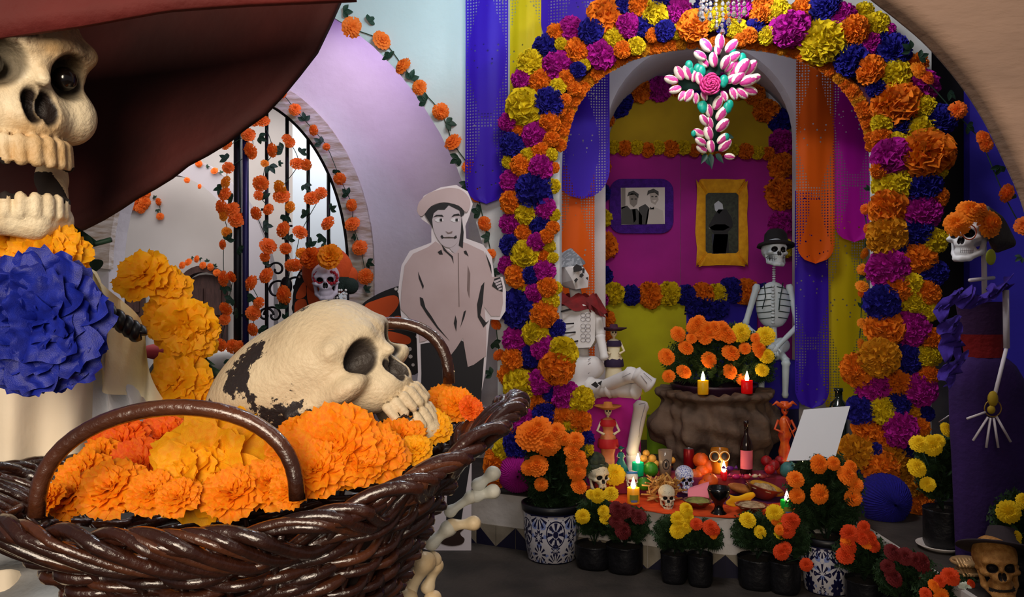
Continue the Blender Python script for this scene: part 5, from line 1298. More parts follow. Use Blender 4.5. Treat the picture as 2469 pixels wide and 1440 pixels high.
# amber skull mug
mb = MB(); c = P(1735, 1142, 4.05); r = S(22, 4.1); H = S(60, 4.1)
mb.lathe([(0, 0), (r*.75, 0), (r*.85, H*.1), (r*.9, H*.35), (r, H*.6), (r*.98, H*.9), (r*.9, H), (r*.8, H*.98), (r*.8, H*.5), (0, H*.5)], c, 24)
t = thing('skull_mug', 'amber glass mug shaped like a skull behind the small red candle', 'mug', c); mb.build('mug', mat('amber', '#d88a20', .2, thin=.5, spec=.6), t)
mb = MB(); [mb.sph(P(1735+dx, 1101, 4.05-r*.93), (S(8, 4.1), .006, S(9, 4.1)), 12, 8) for dx in (-11, 11)]; mb.sph(P(1735, 1114, 4.05-r), (S(4, 4.1), .006, S(3, 4.1)), 8, 6); mb.build('face_print', ink, t)
mb = MB(); [mb.tube([P(1735+dx+12*cos(a), 1101+12*sin(a), 4.05-r*.96) for a in [i*pi/8 for i in range(16)]], .002, 6, closed=True) for dx in (-12, 12)]; mb.build('eye_ring', mat('cream', '#f0dca8', .5), t)
candle('teal candle burning beside the limes', 1538, 1147, 28, 32, 3.99, '#10c8a0', fl_h=26)
candle('yellow candle in a printed glass at the front left of the altar', 1527, 1214, 30, 38, 3.74, '#f8c838', print_=True, lamp_e=.4, fl_h=30)
candle('green candle in a printed glass at the right front of the altar', 1897, 1240, 30, 34, 3.62, '#10b040', print_=True, fl_h=28)
candle('small red candle in front of the amber skull mug', 1745, 1158, 16, 20, 3.97, '#d02030', fl_h=30)
candle('red candle leaning under the white card', 1938, 1150, 16, 26, 3.99, '#d82038', fl_h=24)
# red can
t = thing('drink_can', 'dark red drink can standing behind the oranges', 'can', P(1661, 1130, 4.15)); mb = MB(); r = S(13, 4.15); H = S(48, 4.15)
mb.lathe([(0, 0), (r*.8, 0), (r, H*.06), (r, H*.9), (r*.85, H)], P(1661, 1130, 4.15), 24); mb.build('body', mat('can_red', '#8c1018', .3, metal=.3), t); mb = MB(); mb.lathe([(r*.85, H), (r*.84, H*.985), (0, H*.985)], P(1661, 1130, 4.15), 24); mb.build('lid', mat('tin', '#b8b8bc', .3, metal=1), t)
# beer bottle
def bottle(label, px, py, r0, H0, Y, m, lab=None, neck=.36, tall=False):
    ks_ = (.80, .85, .89, .965, .97) if tall else (.52, .62, .74, .93, .94)
    t = thing('bottle', label, 'bottle', P(px, py, Y)); r = S(r0, Y); H = S(H0, Y); b = P(px, py, Y)
    mb = MB(); mb.lathe([(0, 0), (r*.9, 0), (r, H*.03), (r, H*ks_[0]), (r*.85, H*ks_[1]), (r*neck, H*ks_[2]), (r*neck*.9, H*ks_[3]), (r*neck*1.15, H*ks_[4]), (r*neck*1.1, H), (0, H)], b, 22); mb.build('glass', m, t)
    if lab: mb = MB(); mb.grid(lambda u, v: b+V(((r+.001)*sin(-1.3+2.6*u), -(r+.001)*cos(-1.3+2.6*u), H*(.12+.34*v))), 12, 2); mb.build('label', lab, t)
    return t
bg_dark = mat('glass_brown', '#1a0c0a', .12, spec=.7); bottle('dark brown bottle with a pink label in front of the stone planter', 1799, 1145, 15, 131, 4.02, bg_dark, mat('label_pink', '#d86478', .6))
bottle('dark green round-shouldered bottle behind the white card', 2022, 1184, 22, 248, 4.05, mat('glass_green', '#0f1c18', .12, spec=.7), None, .42, tall=True)
# clear jar with an emblem
t = thing('drinking_jar', 'tall pale jar with a round dark emblem beside the limes', 'jar', P(1604, 1147, 4.0)); r = S(17, 4.0); H = S(62, 4.0)
mb = MB(); mb.lathe([(0, 0), (r*.8, 0), (r*.85, H*.3), (r, H), (r*.92, H), (r*.78, H*.3), (0, .01)], P(1604, 1147, 4.0), 24); mb.build('glass', mat('jar_glass', '#b09a86', .12, thin=.5, spec=.7), t)
mb = MB(); [mb.tube([P(1606+8*cos(a), 1121+12*sin(a), 4.0-r*1.02) for a in [i*pi/8 for i in range(16)]], .0018, 6, closed=True)]; mb.sph(P(1606, 1121, 4.0-r), (S(3, 4), .002, S(6, 4)), 8, 6); mb.build('emblem', ink, t)
# fruit
skin = lambda n, a, b: mat(n, a, .45, b, 14, bump=.2, bscale=160)
orange_f = skin('orange_skin', '#e8661c', '#d8500e'); lime_f = skin('lime_skin', '#3c8a14', '#2c6c10'); guava = skin('guava_skin', '#dfa848', '#c88a30'); apple = skin('apple_skin', '#b8141c', '#7c0c12')
def fruit(name, label, cat, lst, m, grp, calyx=True, sq=.94):
    for k_, (x, y, r, Y) in enumerate(sorted(lst)):
        lab_ = label % ORD[k_] if '%s' in label else label; rr = S(r, Y); mb = MB(); prof = [(0, sq*.9), (.12, sq*.95), (.45, sq*.88), (.8, sq*.55), (.98, sq*.1), (.95, -sq*.3), (.7, -sq*.7), (.3, -sq*.93), (0, -sq*.95)]
        t = thing(name, lab_, cat, P(x, y, Y), grp); mb.lathe([(a*rr, b*rr) for a, b in prof], P(x, y, Y), 18, rot=M4.Rotation(rnd.uniform(-.5, .5), 3, 'X')); mb.build('peel', m, t)
        mb = MB(); mb.lathe([(0, rr*.1), (rr*.12, 0), (rr*.1, -rr*.05)], P(x, y, Y)+V((0, -rr*.25, rr*.84)), 6); mb.build('stalk', stem_green, t)
fruit('orange', 'round orange, %s from the left in the pile beside the red can', 'orange', [(1690,1110,20,4.1),(1712,1128,20,4.08),(1676,1148,18,4.0),(1712,1160,20,3.92),(1692,1138,17,4.05),(1698,1170,15,3.9)], orange_f, 'pile of oranges')
fruit('lime', 'green lime below the teal candle, %s from the left', 'lime', [(1569,1132,19,3.99),(1552,1167,18,3.90)], lime_f, 'two limes')
fruit('guava', 'small yellow guava behind the limes, %s from the left', 'guava', [(1558,1093,9,4.1),(1572,1106,11,4.1),(1552,1106,10,4.08),(1620,1110,9,4.1),(1580,1118,10,4.1),(1562,1118,10,4.1)], guava, 'yellow guavas')
fruit('apple', 'red apple left of the white card, %s from the left', 'apple', [(1848,1112,14,4.05),(1866,1122,14,4.0),(1856,1132,13,3.95),(1880,1110,12,4.05)], apple, 'red apples')
fruit('green_fruit', 'shiny blue-green round fruit below the white card', 'fruit', [(1903,1134,23,3.99)], skin('bluegreen', '#4a8a88', '#2c5a60'), None)
# clay dishes with food
clay = mat('clay', '#7a3018', .3, '#561e10', 8, coat=.4); foodg = mat('food_green', '#9a9a52', .8, '#6a7434', 30, bump=1, bscale=90); foodw = mat('food_pale', '#c8b08c', .8, '#8a6a4a', 40, bump=1, bscale=120); bread = mat('bread', '#b87a38', .7, '#94541f', 10, bump=.5)
def dish(label, px, py, r, depth, Y, food, sq=1.0, tilt=0):
    c = P(px, py, Y); t = thing('clay_dish', label, 'dish', c); rr = S(r, Y); rot = M4.Rotation(tilt, 3, 'Y')
    mb = MB(); mb.lathe([(0, 0), (rr*.5, 0), (rr*.95, depth*.9), (rr, depth), (rr*.92, depth), (rr*.5, depth*.3), (0, depth*.3)], c, 26, rot=rot); mb.build('bowl', clay, t)
    mb = MB(); mb.lathe([(rr*.88, depth*.75), (rr*.6, depth*1.15), (rr*.3, depth*1.3), (0, depth*1.25)], c, 26, rot=rot, wob=lambda th, i: .12*sin(th*7+i*2)); mb.build('food', food, t)
dish('clay dish of green food behind the black goblet', 1682, 1222, 36, .03, 3.72, foodg); dish('clay plate of pale food in front of the bread bowl', 1812, 1233, 40, .03, 3.62, foodw); dish('clay bowl of bread and grain beside the green candle', 1835, 1200, 44, .055, 3.85, foodw, tilt=.25)
mb = MB(); mb.sph(P(1850, 1178, 3.85), (.085, .04, .028), 18, 10, rot=M4.Rotation(.35, 3, 'Y')); o = mb.build('bread_roll', mat('bread_yellow', '#c89a20', .7, '#a87010', 12, bump=.4)); meta(o, 'yellow bread roll lying on the bread bowl', 'bread')
mb = MB(); mb.sph(P(1785, 1178, 3.9), (.06, .05, .022), 18, 10, rot=M4.Rotation(.2, 3, 'Y')); o = mb.build('bread_roll', bread); meta(o, 'brown bread roll between the black goblet and the bread bowl', 'bread')
mb = MB(); mb.grid(lambda u, v: P(1755+60*u+6*sin(v*6), 1192+26*v+5*sin(u*5), 3.72-.1*v*0+.04*u), 10, 6); o = mb.build('yellow_napkin', mat('napkin_yellow', '#e8b010', .9)); o.modifiers.new('t', 'SOLIDIFY').thickness = .003; meta(o, 'folded yellow paper napkin right of the black goblet', 'napkin')
mb = MB(); mb.grid(lambda u, v: P(1658+52*u, 1178+26*v-16*u*(1-v), 3.86-.06*v), 8, 4); o = mb.build('pink_napkin', mat('napkin_pink', '#f08898', .9)); o.modifiers.new('t', 'SOLIDIFY').thickness = .003; meta(o, 'pink paper napkin left of the black goblet', 'napkin')
mb = MB(); c = P(1733, 1242, 3.62); q = S(1, 3.62); mb.lathe([(0, 0), (q*19, 0), (q*20, q*4), (q*12, q*12), (q*9, q*22), (q*12, q*30), (q*23, q*44), (q*27, q*60), (q*25, q*68), (q*22, q*66), (q*22, q*50), (0, q*42)], c, 28)
o = mb.build('goblet', mat('clay_black', '#0b0b0d', .18, spec=.6)); meta(o, 'glossy black clay goblet at the front of the altar', 'goblet')
fo = inst('marigold', FMARI[0], fresh_y, face_to(P(1482, 1145, 3.93), (0, -1, .3), S(21, 3.93))); meta(fo, 'yellow marigold head lying between the capped skull and the red-eyed skull', 'flower')
# pan-dulce, candy and small red things
for k, (x, y, c_, w_) in enumerate([(1800,1150,'#c83048',.02),(1820,1148,'#d8c0a0',.016),(1775,1150,'#b01860',.02),(1838,1150,'#903030',.018),(1760,1130,'#601878',.02)]):
    mb = MB(); cc = P(x, y, 3.95); mb.sph(cc, (w_, w_*.7, w_*.6), 10, 8); mb.tube([cc+V((-w_*1.7, 0, w_*.4)), cc+V((-w_, 0, 0))], [w_*.5, .002], 6); mb.tube([cc+V((w_*1.7, 0, w_*.3)), cc+V((w_, 0, 0))], [w_*.5, .002], 6)
    o = mb.build('wrapped_candy', mat('candy'+c_[1:], c_, .4)); meta(o, ['crimson wrapped candy near the foot of the bottle', 'cream wrapped candy right of the bottle foot', 'magenta wrapped candy left of the bottle', 'dark red wrapped candy nearest the apples', 'violet wrapped candy nearest the amber mug'][k], 'candy', 'wrapped candies')

# ---------------------------------------------------------------- figurines
def figurine(name, label, px, py_top, py_bot, Y, dress, skin_, hatm_, hat_r=1.0, prof=None, arms=True, trim=None):
    b = P(px, py_bot, Y); H = S(py_bot-py_top, Y); t = thing(name, label, 'figurine', b)
    pr = prof or [(.0, 0), (.19, 0), (.2, .02), (.13, .2), (.10, .4), (.12, .5), (.075, .58), (.095, .68), (.08, .74), (.03, .77), (0, .77)]
    mb = MB(); mb.lathe([(a*H, z*H) for a, z in pr], b, 20, sq=.8); mb.build('dress', dress, t)
    mb = MB(); mb.tube([b+V((0, 0, .75*H)), b+V((0, 0, .82*H))], H*.018, 8); mb.sph(b+V((0, 0, .85*H)), (H*.047, H*.05, H*.058), 12, 10); mb.sph(b+V((0, -.02*H, .815*H)), (H*.03, H*.03, H*.03), 8, 6)
    mb.build('skull_head', skin_, t)
    mb = MB()
    for s_ in (-1, 1): mb.sph(b+V((s_*.019*H, -.047*H, .855*H)), (.012*H, .006*H, .014*H), 8, 6)
    mb.sph(b+V((0, -.05*H, .832*H)), .006*H, 6, 4); mb.build('eye_socket', ink, t)
    if arms:
        for s_ in (-1, 1): mb = MB(); mb.tube([b+V((s_*.085*H, 0, .72*H)), b+V((s_*.14*H, -.02*H, .6*H)), b+V((s_*.06*H, -.11*H, .57*H))], H*.017, 7); mb.build('arm', skin_, t)
    mb = MB(); mb.lathe([(0, .96), (.05, .955), (.06, .90), (.1*hat_r, .89), (.17*hat_r, .915), (.175*hat_r, .905), (.1*hat_r, .875), (.0, .87)] if False else [(0, .97*H), (.05*H, .965*H), (.06*H, .905*H), (.12*hat_r*H, .895*H), (.18*hat_r*H, .92*H), (.182*hat_r*H, .91*H), (.1*hat_r*H, .875*H), (0, .87*H)], b, 24, wob=lambda th, i: .06*sin(th*3)); mb.build('hat', hatm_, t)
    if trim: mb = MB(); mb.lathe([(.125*H, .38*H), (.135*H, .40*H), (.125*H, .48*H), (.115*H, .5*H)], b, 20, sq=.8, wob=lambda th, i: .08*sin(th*12)); mb.build('ruffle', trim, t); mb = MB(); mb.lathe([(.1*H, .66*H), (.11*H, .69*H), (.09*H, .745*H)], b, 20, sq=.8, wob=lambda th, i: .1*sin(th*10)); mb.build('ruffle', trim, t)
    return t
figurine('catrina_figurine', 'cream dressed skeleton lady figurine with a wide black hat beside the seated skeleton', 1480, 776, 952, 4.3, mat('cream_dress', '#d8ceb0', .6), mat('fig_bone', '#d8c8a8', .6), mat('hat_black', '#1c1018', .7, '#4a1438', 40), 1.0, trim=mat('ruffle_purple', '#2a1a3c', .8))
figurine('catrina_figurine', 'slender skeleton lady figurine in a peach dress with a red shawl before the magenta box', 1466, 963, 1152, 4.0, mat('peach_dress', '#dc8c58', .5, '#c86c40', 20), mat('fig_bone', '#d8c8a8', .6), mat('hat_straw', '#b8702c', .7), .95, prof=[(.0, 0), (.12, 0), (.16, .02), (.09, .16), (.085, .3), (.11, .45), (.10, .52), (.06, .6), (.085, .68), (.07, .745), (.03, .77), (0, .77)], trim=mat('shawl_red', '#b81820', .6))
figurine('catrina_figurine', 'tiny teal skeleton lady figurine between the peach lady and the teal candle', 1497, 1074, 1142, 4.0, mat('teal_dress', '#0e6a68', .5), mat('fig_bone', '#d8c8a8', .6), mat('hat_teal', '#0c5a52', .6), .8, prof=[(0, 0), (.3, 0), (.3, .05), (.22, .25), (.1, .5), (.12, .68), (.08, .74), (.03, .77), (0, .77)])
t = figurine('devil_figurine', 'red and orange twisted figurine holding a stick left of the white card', 1892, 962, 1143, 4.05, mat('fig_red', '#a8241a', .35, '#d8621c', 30), mat('fig_orange', '#c8481c', .4), mat('fig_horn', '#d05418', .4), .55, prof=[(0, 0), (.10, 0), (.11, .04), (.05, .12), (.085, .3), (.055, .42), (.09, .52), (.055, .6), (.085, .68), (.06, .74), (.03, .77), (0, .77)])
mb = MB(); b = P(1892, 985, 4.03)
for s_ in (-1, 1): mb.tube([b+V((s_*.01, 0, .01)), b+V((s_*.04, 0, .03)), b+V((s_*.06, 0, .015))], [.01, .008, .002], 7)
mb.tube([P(1895, 1010, 3.98), P(1925, 1075, 3.98)], .003, 5); mb.build('horn', mat('fig_horn', '#d05418', .4), t)

# white card on a stake (its printed square code is left out)
t = thing('white_card', 'tilted blank white card on a thin stake above the right talavera pot', 'card', P(1985, 1300, 3.45))
c4 = [P(1938, 988, 3.55), P(2049, 979, 3.55), P(2012, 1108, 3.40), P(1896, 1111, 3.40)]
mb = MB(); mb.poly(c4, .003, (0, -1, 0)); mb.build('card', mat('card_white', '#d2d4da', .5), t, smooth=False, fixn=True); mb = MB(); mb.tube([P(1980, 1105, 3.46), P(2003, 1300, 3.46)], .0028, 6); mb.build('stake', mat('stake', '#a08c74', .5), t)
# ---------------------------------------------------------------- white cardboard skeleton seated on the magenta box
card_w = mat('card_skeleton', '#d9d6d6', .7, '#cbc6c8', 6); line_k = mat('card_line', '#1c181c', .7)
KY = 4.22
ks = thing('seated_skeleton', 'white papier-mache skeleton with newspaper hat and red scarf seated on the magenta box', 'figure', P(1400, 952, KY))
def pr(points, Y, th, name, m=card_w, label=None, bev=.006):
    mb = MB(); mb.poly([P(x, y, Y) for x, y in points], th, (0, 1, 0)); return mb.build(name, m, ks, smooth=False, fixn=True, bevel=bev, label=label)
# faceted head
hd_ = MB(); yf_ = KY-.10; 
front = [(1372,640),(1412,640),(1420,668),(1416,694),(1388,697),(1372,686),(1362,665)]; backp = [(1345,640),(1352,690),(1366,698)]
hv = [P(1360,642,yf_+.02), P(1402,640,yf_-.02), P(1420,664,yf_), P(1418,693,yf_), P(1388,698,yf_-.03), P(1380,676,yf_-.05), P(1392,648,yf_-.055),
      P(1345,645,KY+.03), P(1347,684,KY+.03), P(1362,694,KY+.01), P(1405,640,KY+.09), P(1410,690,KY+.08)]
bm = bmesh.new(); [bm.verts.new(v) for v in hv]; bmesh.ops.convex_hull(bm, input=bm.verts); me = bpy.data.meshes.new('head'); bm.to_mesh(me); bm.free(); me.materials.append(card_w)
o = bpy.data.objects.new('head', me); put(o, ks)
for q in ([(1382,645),(1390,637),(1402,642),(1404,652),(1392,655),(1383,656)], [(1398,662),(1404,658),(1408,664),(1402,670),(1397,668)], [(1384,676),(1390,670),(1394,674),(1388,682)], [(1412,670),(1418,668),(1417,676)], [(1404,646),(1410,648),(1409,660),(1404,658)]):
    pr(q, yf_-.062, .004, 'ink_mark', line_k, bev=0)
hv = [P(1348,645,yf_+.02), P(1405,640,yf_-.03), P(1412,636,yf_+.1), P(1376,598,KY), P(1398,618,yf_), P(1345,628,KY+.06), P(1410,630,KY+.1), P(1350,612,KY+.02)]
bm = bmesh.new(); [bm.verts.new(v) for v in hv]; bmesh.ops.convex_hull(bm, input=bm.verts); me = bpy.data.meshes.new('hat'); bm.to_mesh(me); bm.free(); me.materials.append(mat('newsprint', '#8c9098', .8, '#6a6e76', 60, contrast=(.45, .5)))
o = bpy.data.objects.new('paper_hat', me); put(o, ks)
mb = MB(); mb.tube([P(1385, 690, KY), P(1392, 730, KY)], .03, 10); mb.build('neck', card_w, ks)
def scarf(u, v):
    a = 2*pi*u; r = .085+.05*v; c = P(1392, 712+v*34, KY); return c+V((cos(a)*r*1.15, sin(a)*r*.8-.01, .012*sin(a*7+v*4)-.03*v*cos(a)))
mb = MB(); mb.grid(scarf, 48, 6); mb.grid(lambda u, v: P(1412+u*40+v*10, 726+28*u+v*26*(1-u*.5), KY-.12+.03*sin(u*7)), 12, 6); mb.build('scarf', mat('scarf_red', '#7c1418', .85, '#5c0e12', 20, bump=.4), ks)
# torso box
tor = [(1352,738),(1408,734),(1436,752),(1434,822),(1424,838),(1372,840),(1358,824),(1350,780)]
hv = [P(x, y, KY-.10+(.05 if x < 1365 else 0)) for x, y in tor]+[P(x+(4 if x < 1380 else 6), y, KY+.12) for x, y in tor]
bm = bmesh.new(); [bm.verts.new(v) for v in hv]; bmesh.ops.convex_hull(bm, input=bm.verts); me = bpy.data.meshes.new('torso'); bm.to_mesh(me); bm.free(); me.materials.append(card_w)
o = bpy.data.objects.new('torso', me); put(o, ks)
def stroke(parent, pts, Y, r, m, name='ink_line', flat=None):
    mb = MB(); mb.tube([P(*p, Y) for p in pts], r, 5); return mb.build(name, m, parent)
for a, b in (((1350,752),(1380,744)), ((1352,782),(1384,780)), ((1358,804),(1388,801)), ((1374,826),(1394,822))): stroke(ks, [a, b], KY-.108, .004, line_k)
gl = mat('pale_line', '#8f8a90', .7)
for cy_ in (765, 791, 815):
    for dx, dy in ((-6, -5), (6, -5), (-6, 5), (6, 5)): mb = MB(); mb.tube([P(1412+dx+6*cos(a), cy_+dy+5*sin(a), KY-.104) for a in [i*pi/5 for i in range(10)]], .0012, 4, closed=True); mb.build('ink_line', gl, ks)
# spine, pelvis
mb = MB(); mb.tube([P(1398, 838, KY), P(1400, 880, KY)], .045, 10); mb.build('spine', card_w, ks)
fn = lambda p: smin(smin(ell(p, (-.03, 0, .0), (.08, .07, .12)), ell(p, (.05, -.02, .04), (.065, .05, .06)), .03), ell(p, (.0, -.02, -.09), (.085, .08, .06)), .03)
sdf('pelvis', fn, (-.16, -.13, -.19), (.16, .13, .16), 36, card_w, parent=ks, mw=M4.Translation(P(1402, 905, KY-.02)))
for k in range(4): stroke(ks, [(1418, 868+k*11), (1424, 864+k*11)], KY-.085, .002, gl)
def limb(parent, a, b, r0, r1, m, knob=1.35, name='bone', n=10):
    a, b = V(a), V(b); mb = MB(); pts = []; rs = []
    for i in range(13):
        t = i/12; k = 1+(knob-1)*(max(0, 1-t*6)**1+max(0, 1-(1-t)*6)); pts.append(a.lerp(b, t)); rs.append((r0+(r1-r0)*t)*k*(.55 if i in (0, 12) else 1))
    mb.tube(pts, rs, n); return mb.build(name, m, parent)
limb(ks, P(1438, 752, KY-.06), P(1448, 810, KY-.06), .026, .022, card_w, name='arm'); limb(ks, P(1446, 806, KY-.06), P(1458, 868, KY-.1), .024, .02, card_w, name='arm')
limb(ks, P(1350, 752, KY+.02), P(1346, 850, KY+.02), .026, .022, card_w, name='arm')
# crossed legs: thighs forward, shins
limb(ks, P(1420, 935, KY-.08), P(1478, 938, KY-.18), .05, .04, card_w, name='thigh'); limb(ks, P(1430, 945, KY-.1), P(1532, 900, KY-.3), .034, .034, card_w, 1.5, name='thigh')
limb(ks, P(1528, 898, KY-.3), P(1572, 932, KY-.3), .035, .04, card_w, 1.2, name='shin'); limb(ks, P(1478, 938, KY-.16), P(1540, 942, KY-.26), .04, .04, card_w, 1.3, name='thigh')
limb(ks, P(1548, 968, KY-.15), P(1522, 1100, KY-.13), .036, .028, card_w, 1.3, name='shin')
fn = lambda p: smin(cap(p, (0, 0, .02), (.0, 0, -.04), .04, .03), cap(p, (0, 0, -.04), (-.03, -.09, -.055), .032, .024), .02)
sdf('foot', fn, (-.1, -.2, -.1), (.08, .07, .08), 34, card_w, parent=ks, mw=M4.Translation(P(1528, 1112, KY-.12)))
for q in ([(1425,928),(1436,920),(1444,930),(1438,936)], [(1440,924),(1452,918),(1448,930)], [(1532,935),(1536,925),(1538,945)]): pr(q, KY-.2, .003, 'ink_mark', line_k, bev=0)
for a in ([(1500,910),(1520,900)], [(1545,905),(1560,925)], [(1552,900),(1572,918)]): stroke(ks, a, KY-.34, .0015, gl)

for a in ([(1540,975),(1556,972)], [(1556,975),(1544,1020),(1540,1055)]): stroke(ks, a, KY-.20, .0015, gl)
# ---------------------------------------------------------------- clay skeleton in a black hat, right of the bush
QY = 4.66; pnt = mat('clay_white', '#cfdbe2', .45, '#bccbd4', 10)
hs_ = thing('hat_skeleton', 'slim white skeleton in a black bowler hat seated behind the marigold bush', 'figure', P(1865, 900, QY))
HSM = frame(P(1868, 608, QY), (1, .05, -.05), (.06, .25, 1), S(80, QY))
sdf('head', skull_fn(0, teeth=False), (-.48, -.5, -.62), (.48, .62, .6), 44, [socketed(mat('clay_head', '#cfdbe2', .45, '#bccbd4', 10), '#141216', .03), ink], None, parent=hs_, mw=HSM)
mb = MB()
for k in range(-3, 4): x = 1868+k*6; mb.tube([P(x, 619-abs(k)*.5, QY-.075+abs(k)*.004), P(x, 631-abs(k), QY-.07+abs(k)*.004)], .0012, 4)
mb.tube([P(1846, 622, QY-.06), P(1856, 615, QY-.075), P(1868, 613, QY-.08), P(1882, 615, QY-.075), P(1892, 622, QY-.06)], .0012, 4); mb.tube([P(1846, 622, QY-.06), P(1868, 625, QY-.08), P(1892, 622, QY-.06)], .0012, 4); mb.build('teeth_line', line_k, hs_)
mb = MB(); q = S(1, QY); c = P(1871, 587, QY+.03)
mb.lathe([(0, q*36), (q*18, q*33), (q*27, q*22), (q*29, q*4), (q*44, -q*2), (q*47, -q*8), (q*42, -q*10), (q*27, q*1), (0, q*4)], c, 28, rot=M4.Rotation(R(-8), 3, 'X'), wob=lambda th, i: .05*sin(th*2)); mb.build('hat', mat('felt_black', '#1c1a1c', .85, bump=.3), hs_)
mb = MB()
for k in range(8): mb.sph(P(1866, 645+k*5.5, QY), (q*4.5, q*4, q*2.4), 8, 6)
mb.build('neck_bone', pnt, hs_)
def rib_fn(p):
    d = ell(p, (0, 0, 0), (.095, .065, .135)); return smax(d, (-.125-p[..., 2]), .02)
sdf('rib_cage', rib_fn, (-.12, -.1, -.16), (.12, .1, .16), 34, pnt, parent=hs_, mw=M4.Translation(P(1864, 737, QY)))
mb = MB()
for k in range(6):
    for s_ in (-1, 1):
        z = .095-.034*k; hw = .095*sqrt(max(0, 1-(z/.137)**2)); pts = []
        for j in range(7):
            a = (j/6)*1.35+.12; zz = z-.012*sin(a)+.012; e = sqrt(max(.01, 1-(zz/.137)**2)); pts.append(P(1864, 737, QY)+V((s_*.097*e*sin(a), -.067*e*cos(a), zz)))
        mb.tube(pts, .0026, 5)
mb.tube([P(1842, 682, QY-.05), P(1846, 715, QY-.075), P(1838, 745, QY-.07)], .003, 5); mb.tube([P(1888, 682, QY-.05), P(1880, 725, QY-.075), P(1878, 748, QY-.07)], .003, 5); mb.build('rib_line', mat('line_teal', '#122a2c', .6), hs_)
mb = MB()
for k in range(12): mb.sph(P(1864, 690+k*8, QY-.066+(.012 if k > 9 else 0)), (q*5, q*3.4, q*3.2), 8, 6)
mb.build('spine', pnt, hs_)
for s_, sh, el, hd2 in ((-1, (1826, 686), (1796, 786), (1862, 838)), (1, (1902, 686), (1924, 786), (1868, 842))):
    limb(hs_, P(*sh, QY), P(*el, QY-.03), .019, .016, pnt, 1.4, 'arm'); limb(hs_, P(*el, QY-.03), P(*hd2, QY-.12), .016, .013, pnt, 1.4, 'forearm')
    fn = MB(); c = P(*hd2, QY-.12); fn.sph(c, (.022, .012, .02), 10, 8)
    for k in range(4): fn.tube([c+V(((k-1.5)*.008, 0, -.005)), c+V(((k-1.5)*.011, -.004, -.03)), c+V(((k-1.5)*.011, .0, -.052+abs(k-1.5)*.004))], [.0048, .0045, .003], 6)
    fn.tube([c+V((s_*.014, 0, .005)), c+V((s_*.03, -.006, -.012)), c+V((s_*.032, -.006, -.026))], [.005, .0045, .003], 6)
    fn.build('hand', pnt, hs_)
limb(hs_, P(1864, 785, QY), P(1866, 825, QY), .02, .02, pnt, 1.1, 'waist')
fnp = lambda p: smin(smin(ell(p, (-.04, 0, .02), (.05, .035, .045)), ell(p, (.04, 0, .02), (.05, .035, .045)), .02), ell(p, (0, -.01, -.03), (.045, .035, .035)), .02)
sdf('pelvis', fnp, (-.12, -.08, -.09), (.12, .08, .1), 34, pnt, parent=hs_, mw=M4.Translation(P(1866, 842, QY)))
for s_ in (-1, 1): limb(hs_, P(1866+s_*14, 850, QY), P(1866+s_*30, 872, QY-.08), .022, .02, pnt, 1.4, 'thigh')
limb(hs_, P(1895, 868, QY-.08), P(1893, 960, QY-.08), .022, .015, pnt, 1.5, 'shin'); limb(hs_, P(1836, 868, QY-.06), P(1836, 960, QY-.06), .02, .015, pnt, 1.5, 'shin')
mb = MB(); mb.box(P(1866, 925, QY+.16), (S(100, QY), .2, S(120, QY))); o = mb.build('blue_stool', bluecl, smooth=False, bevel=.01); meta(o, 'cloth-covered blue box under the hat skeleton', 'box')
mb = MB(); mb.box(V((P(1866, 0, QY+.16).x, QY+.16, (PZ+P(0, 985, QY).z)/2)), (S(96, QY), .19, P(0, 985, QY).z-PZ)); o = mb.build('navy_box', mat('cloth_navy', '#14103a', .9), smooth=False); meta(o, 'dark navy box below the blue cloth box behind the bottle', 'box')
mb = MB(); mb.grid(lambda u, v: P(1560+u*90, 1000+v*150, 5.0+.03*sin(u*9)), 16, 6); o = mb.build('green_cloth', green_cl); meta(o, 'green cloth hanging low behind the stone planter', 'cloth')

# ---------------------------------------------------------------- tall catrina on the platform, far right
TY = 2.95
ct = thing('tall_catrina', 'tall skeleton lady in a purple dress with orange flower crown at the right edge', 'figure', V((P(2370, 0, TY).x, TY, PZ)))
pm_ = mat('dress_purple', '#36195e', .9, '#2a124c', 8, bump=.3); pr_m = mat('ruffle_violet', '#3c2490', .9, '#30197c', 10, bump=.3); stick = mat('stick_white', '#cfc6cc', .6)
HM2 = frame(P(2337, 567, TY), V((cos(R(-50)), sin(R(-50)), 0)), (.1, 0, 1), S(136, TY)/1.06)
sdf('skull_head', skull_fn(0, teeth=False), (-.48, -.5, -.62), (.48, .62, .6), 56, [socketed(mat('plaster_skull', '#d8dadc', .6), '#141216', .03), ink], None, parent=ct, mw=HM2)
mb = MB()
for k in range(7):
    x = 2316+k*5; mb.tube([P(x, 598, TY-.145+k*.006), P(x, 610, TY-.143+k*.006)], .0009, 4)
mb.tube([P(2316, 604, TY-.147), P(2348, 603, TY-.108)], .0009, 4); mb.build('teeth_line', gl, ct)
mb = MB(); mb.tube([P(2337+17*cos(a), 560+18*sin(a), TY-.13) for a in [i*pi/8 for i in range(16)]], .0022, 6, closed=True); mb.build('eye_ring', mat('ring_orange', '#d85a20', .7), ct)
for x, y, r, d in ((2308,540,30,(-.6,-1,.1)), (2340,510,32,(-.1,-1,.6)), (2386,540,34,(.3,-1,.1)), (2362,506,22,(.3,-.8,.8))): inst('crown_flower', FMARI[0], mat('crown_orange', '#fb8c14', .8, thin=.2), face_to(P(x, y, TY-.13), d, S(r*.78, TY)), ct)
mb = MB(); hv = [P(2365,492,TY-.02), P(2385,495,TY-.08), P(2420,520,TY-.05), P(2430,560,TY), P(2455,592,TY), P(2400,612,TY+.05), P(2385,580,TY-.1), P(2350,500,TY+.1), P(2440,570,TY+.12), P(2390,600,TY+.14)]
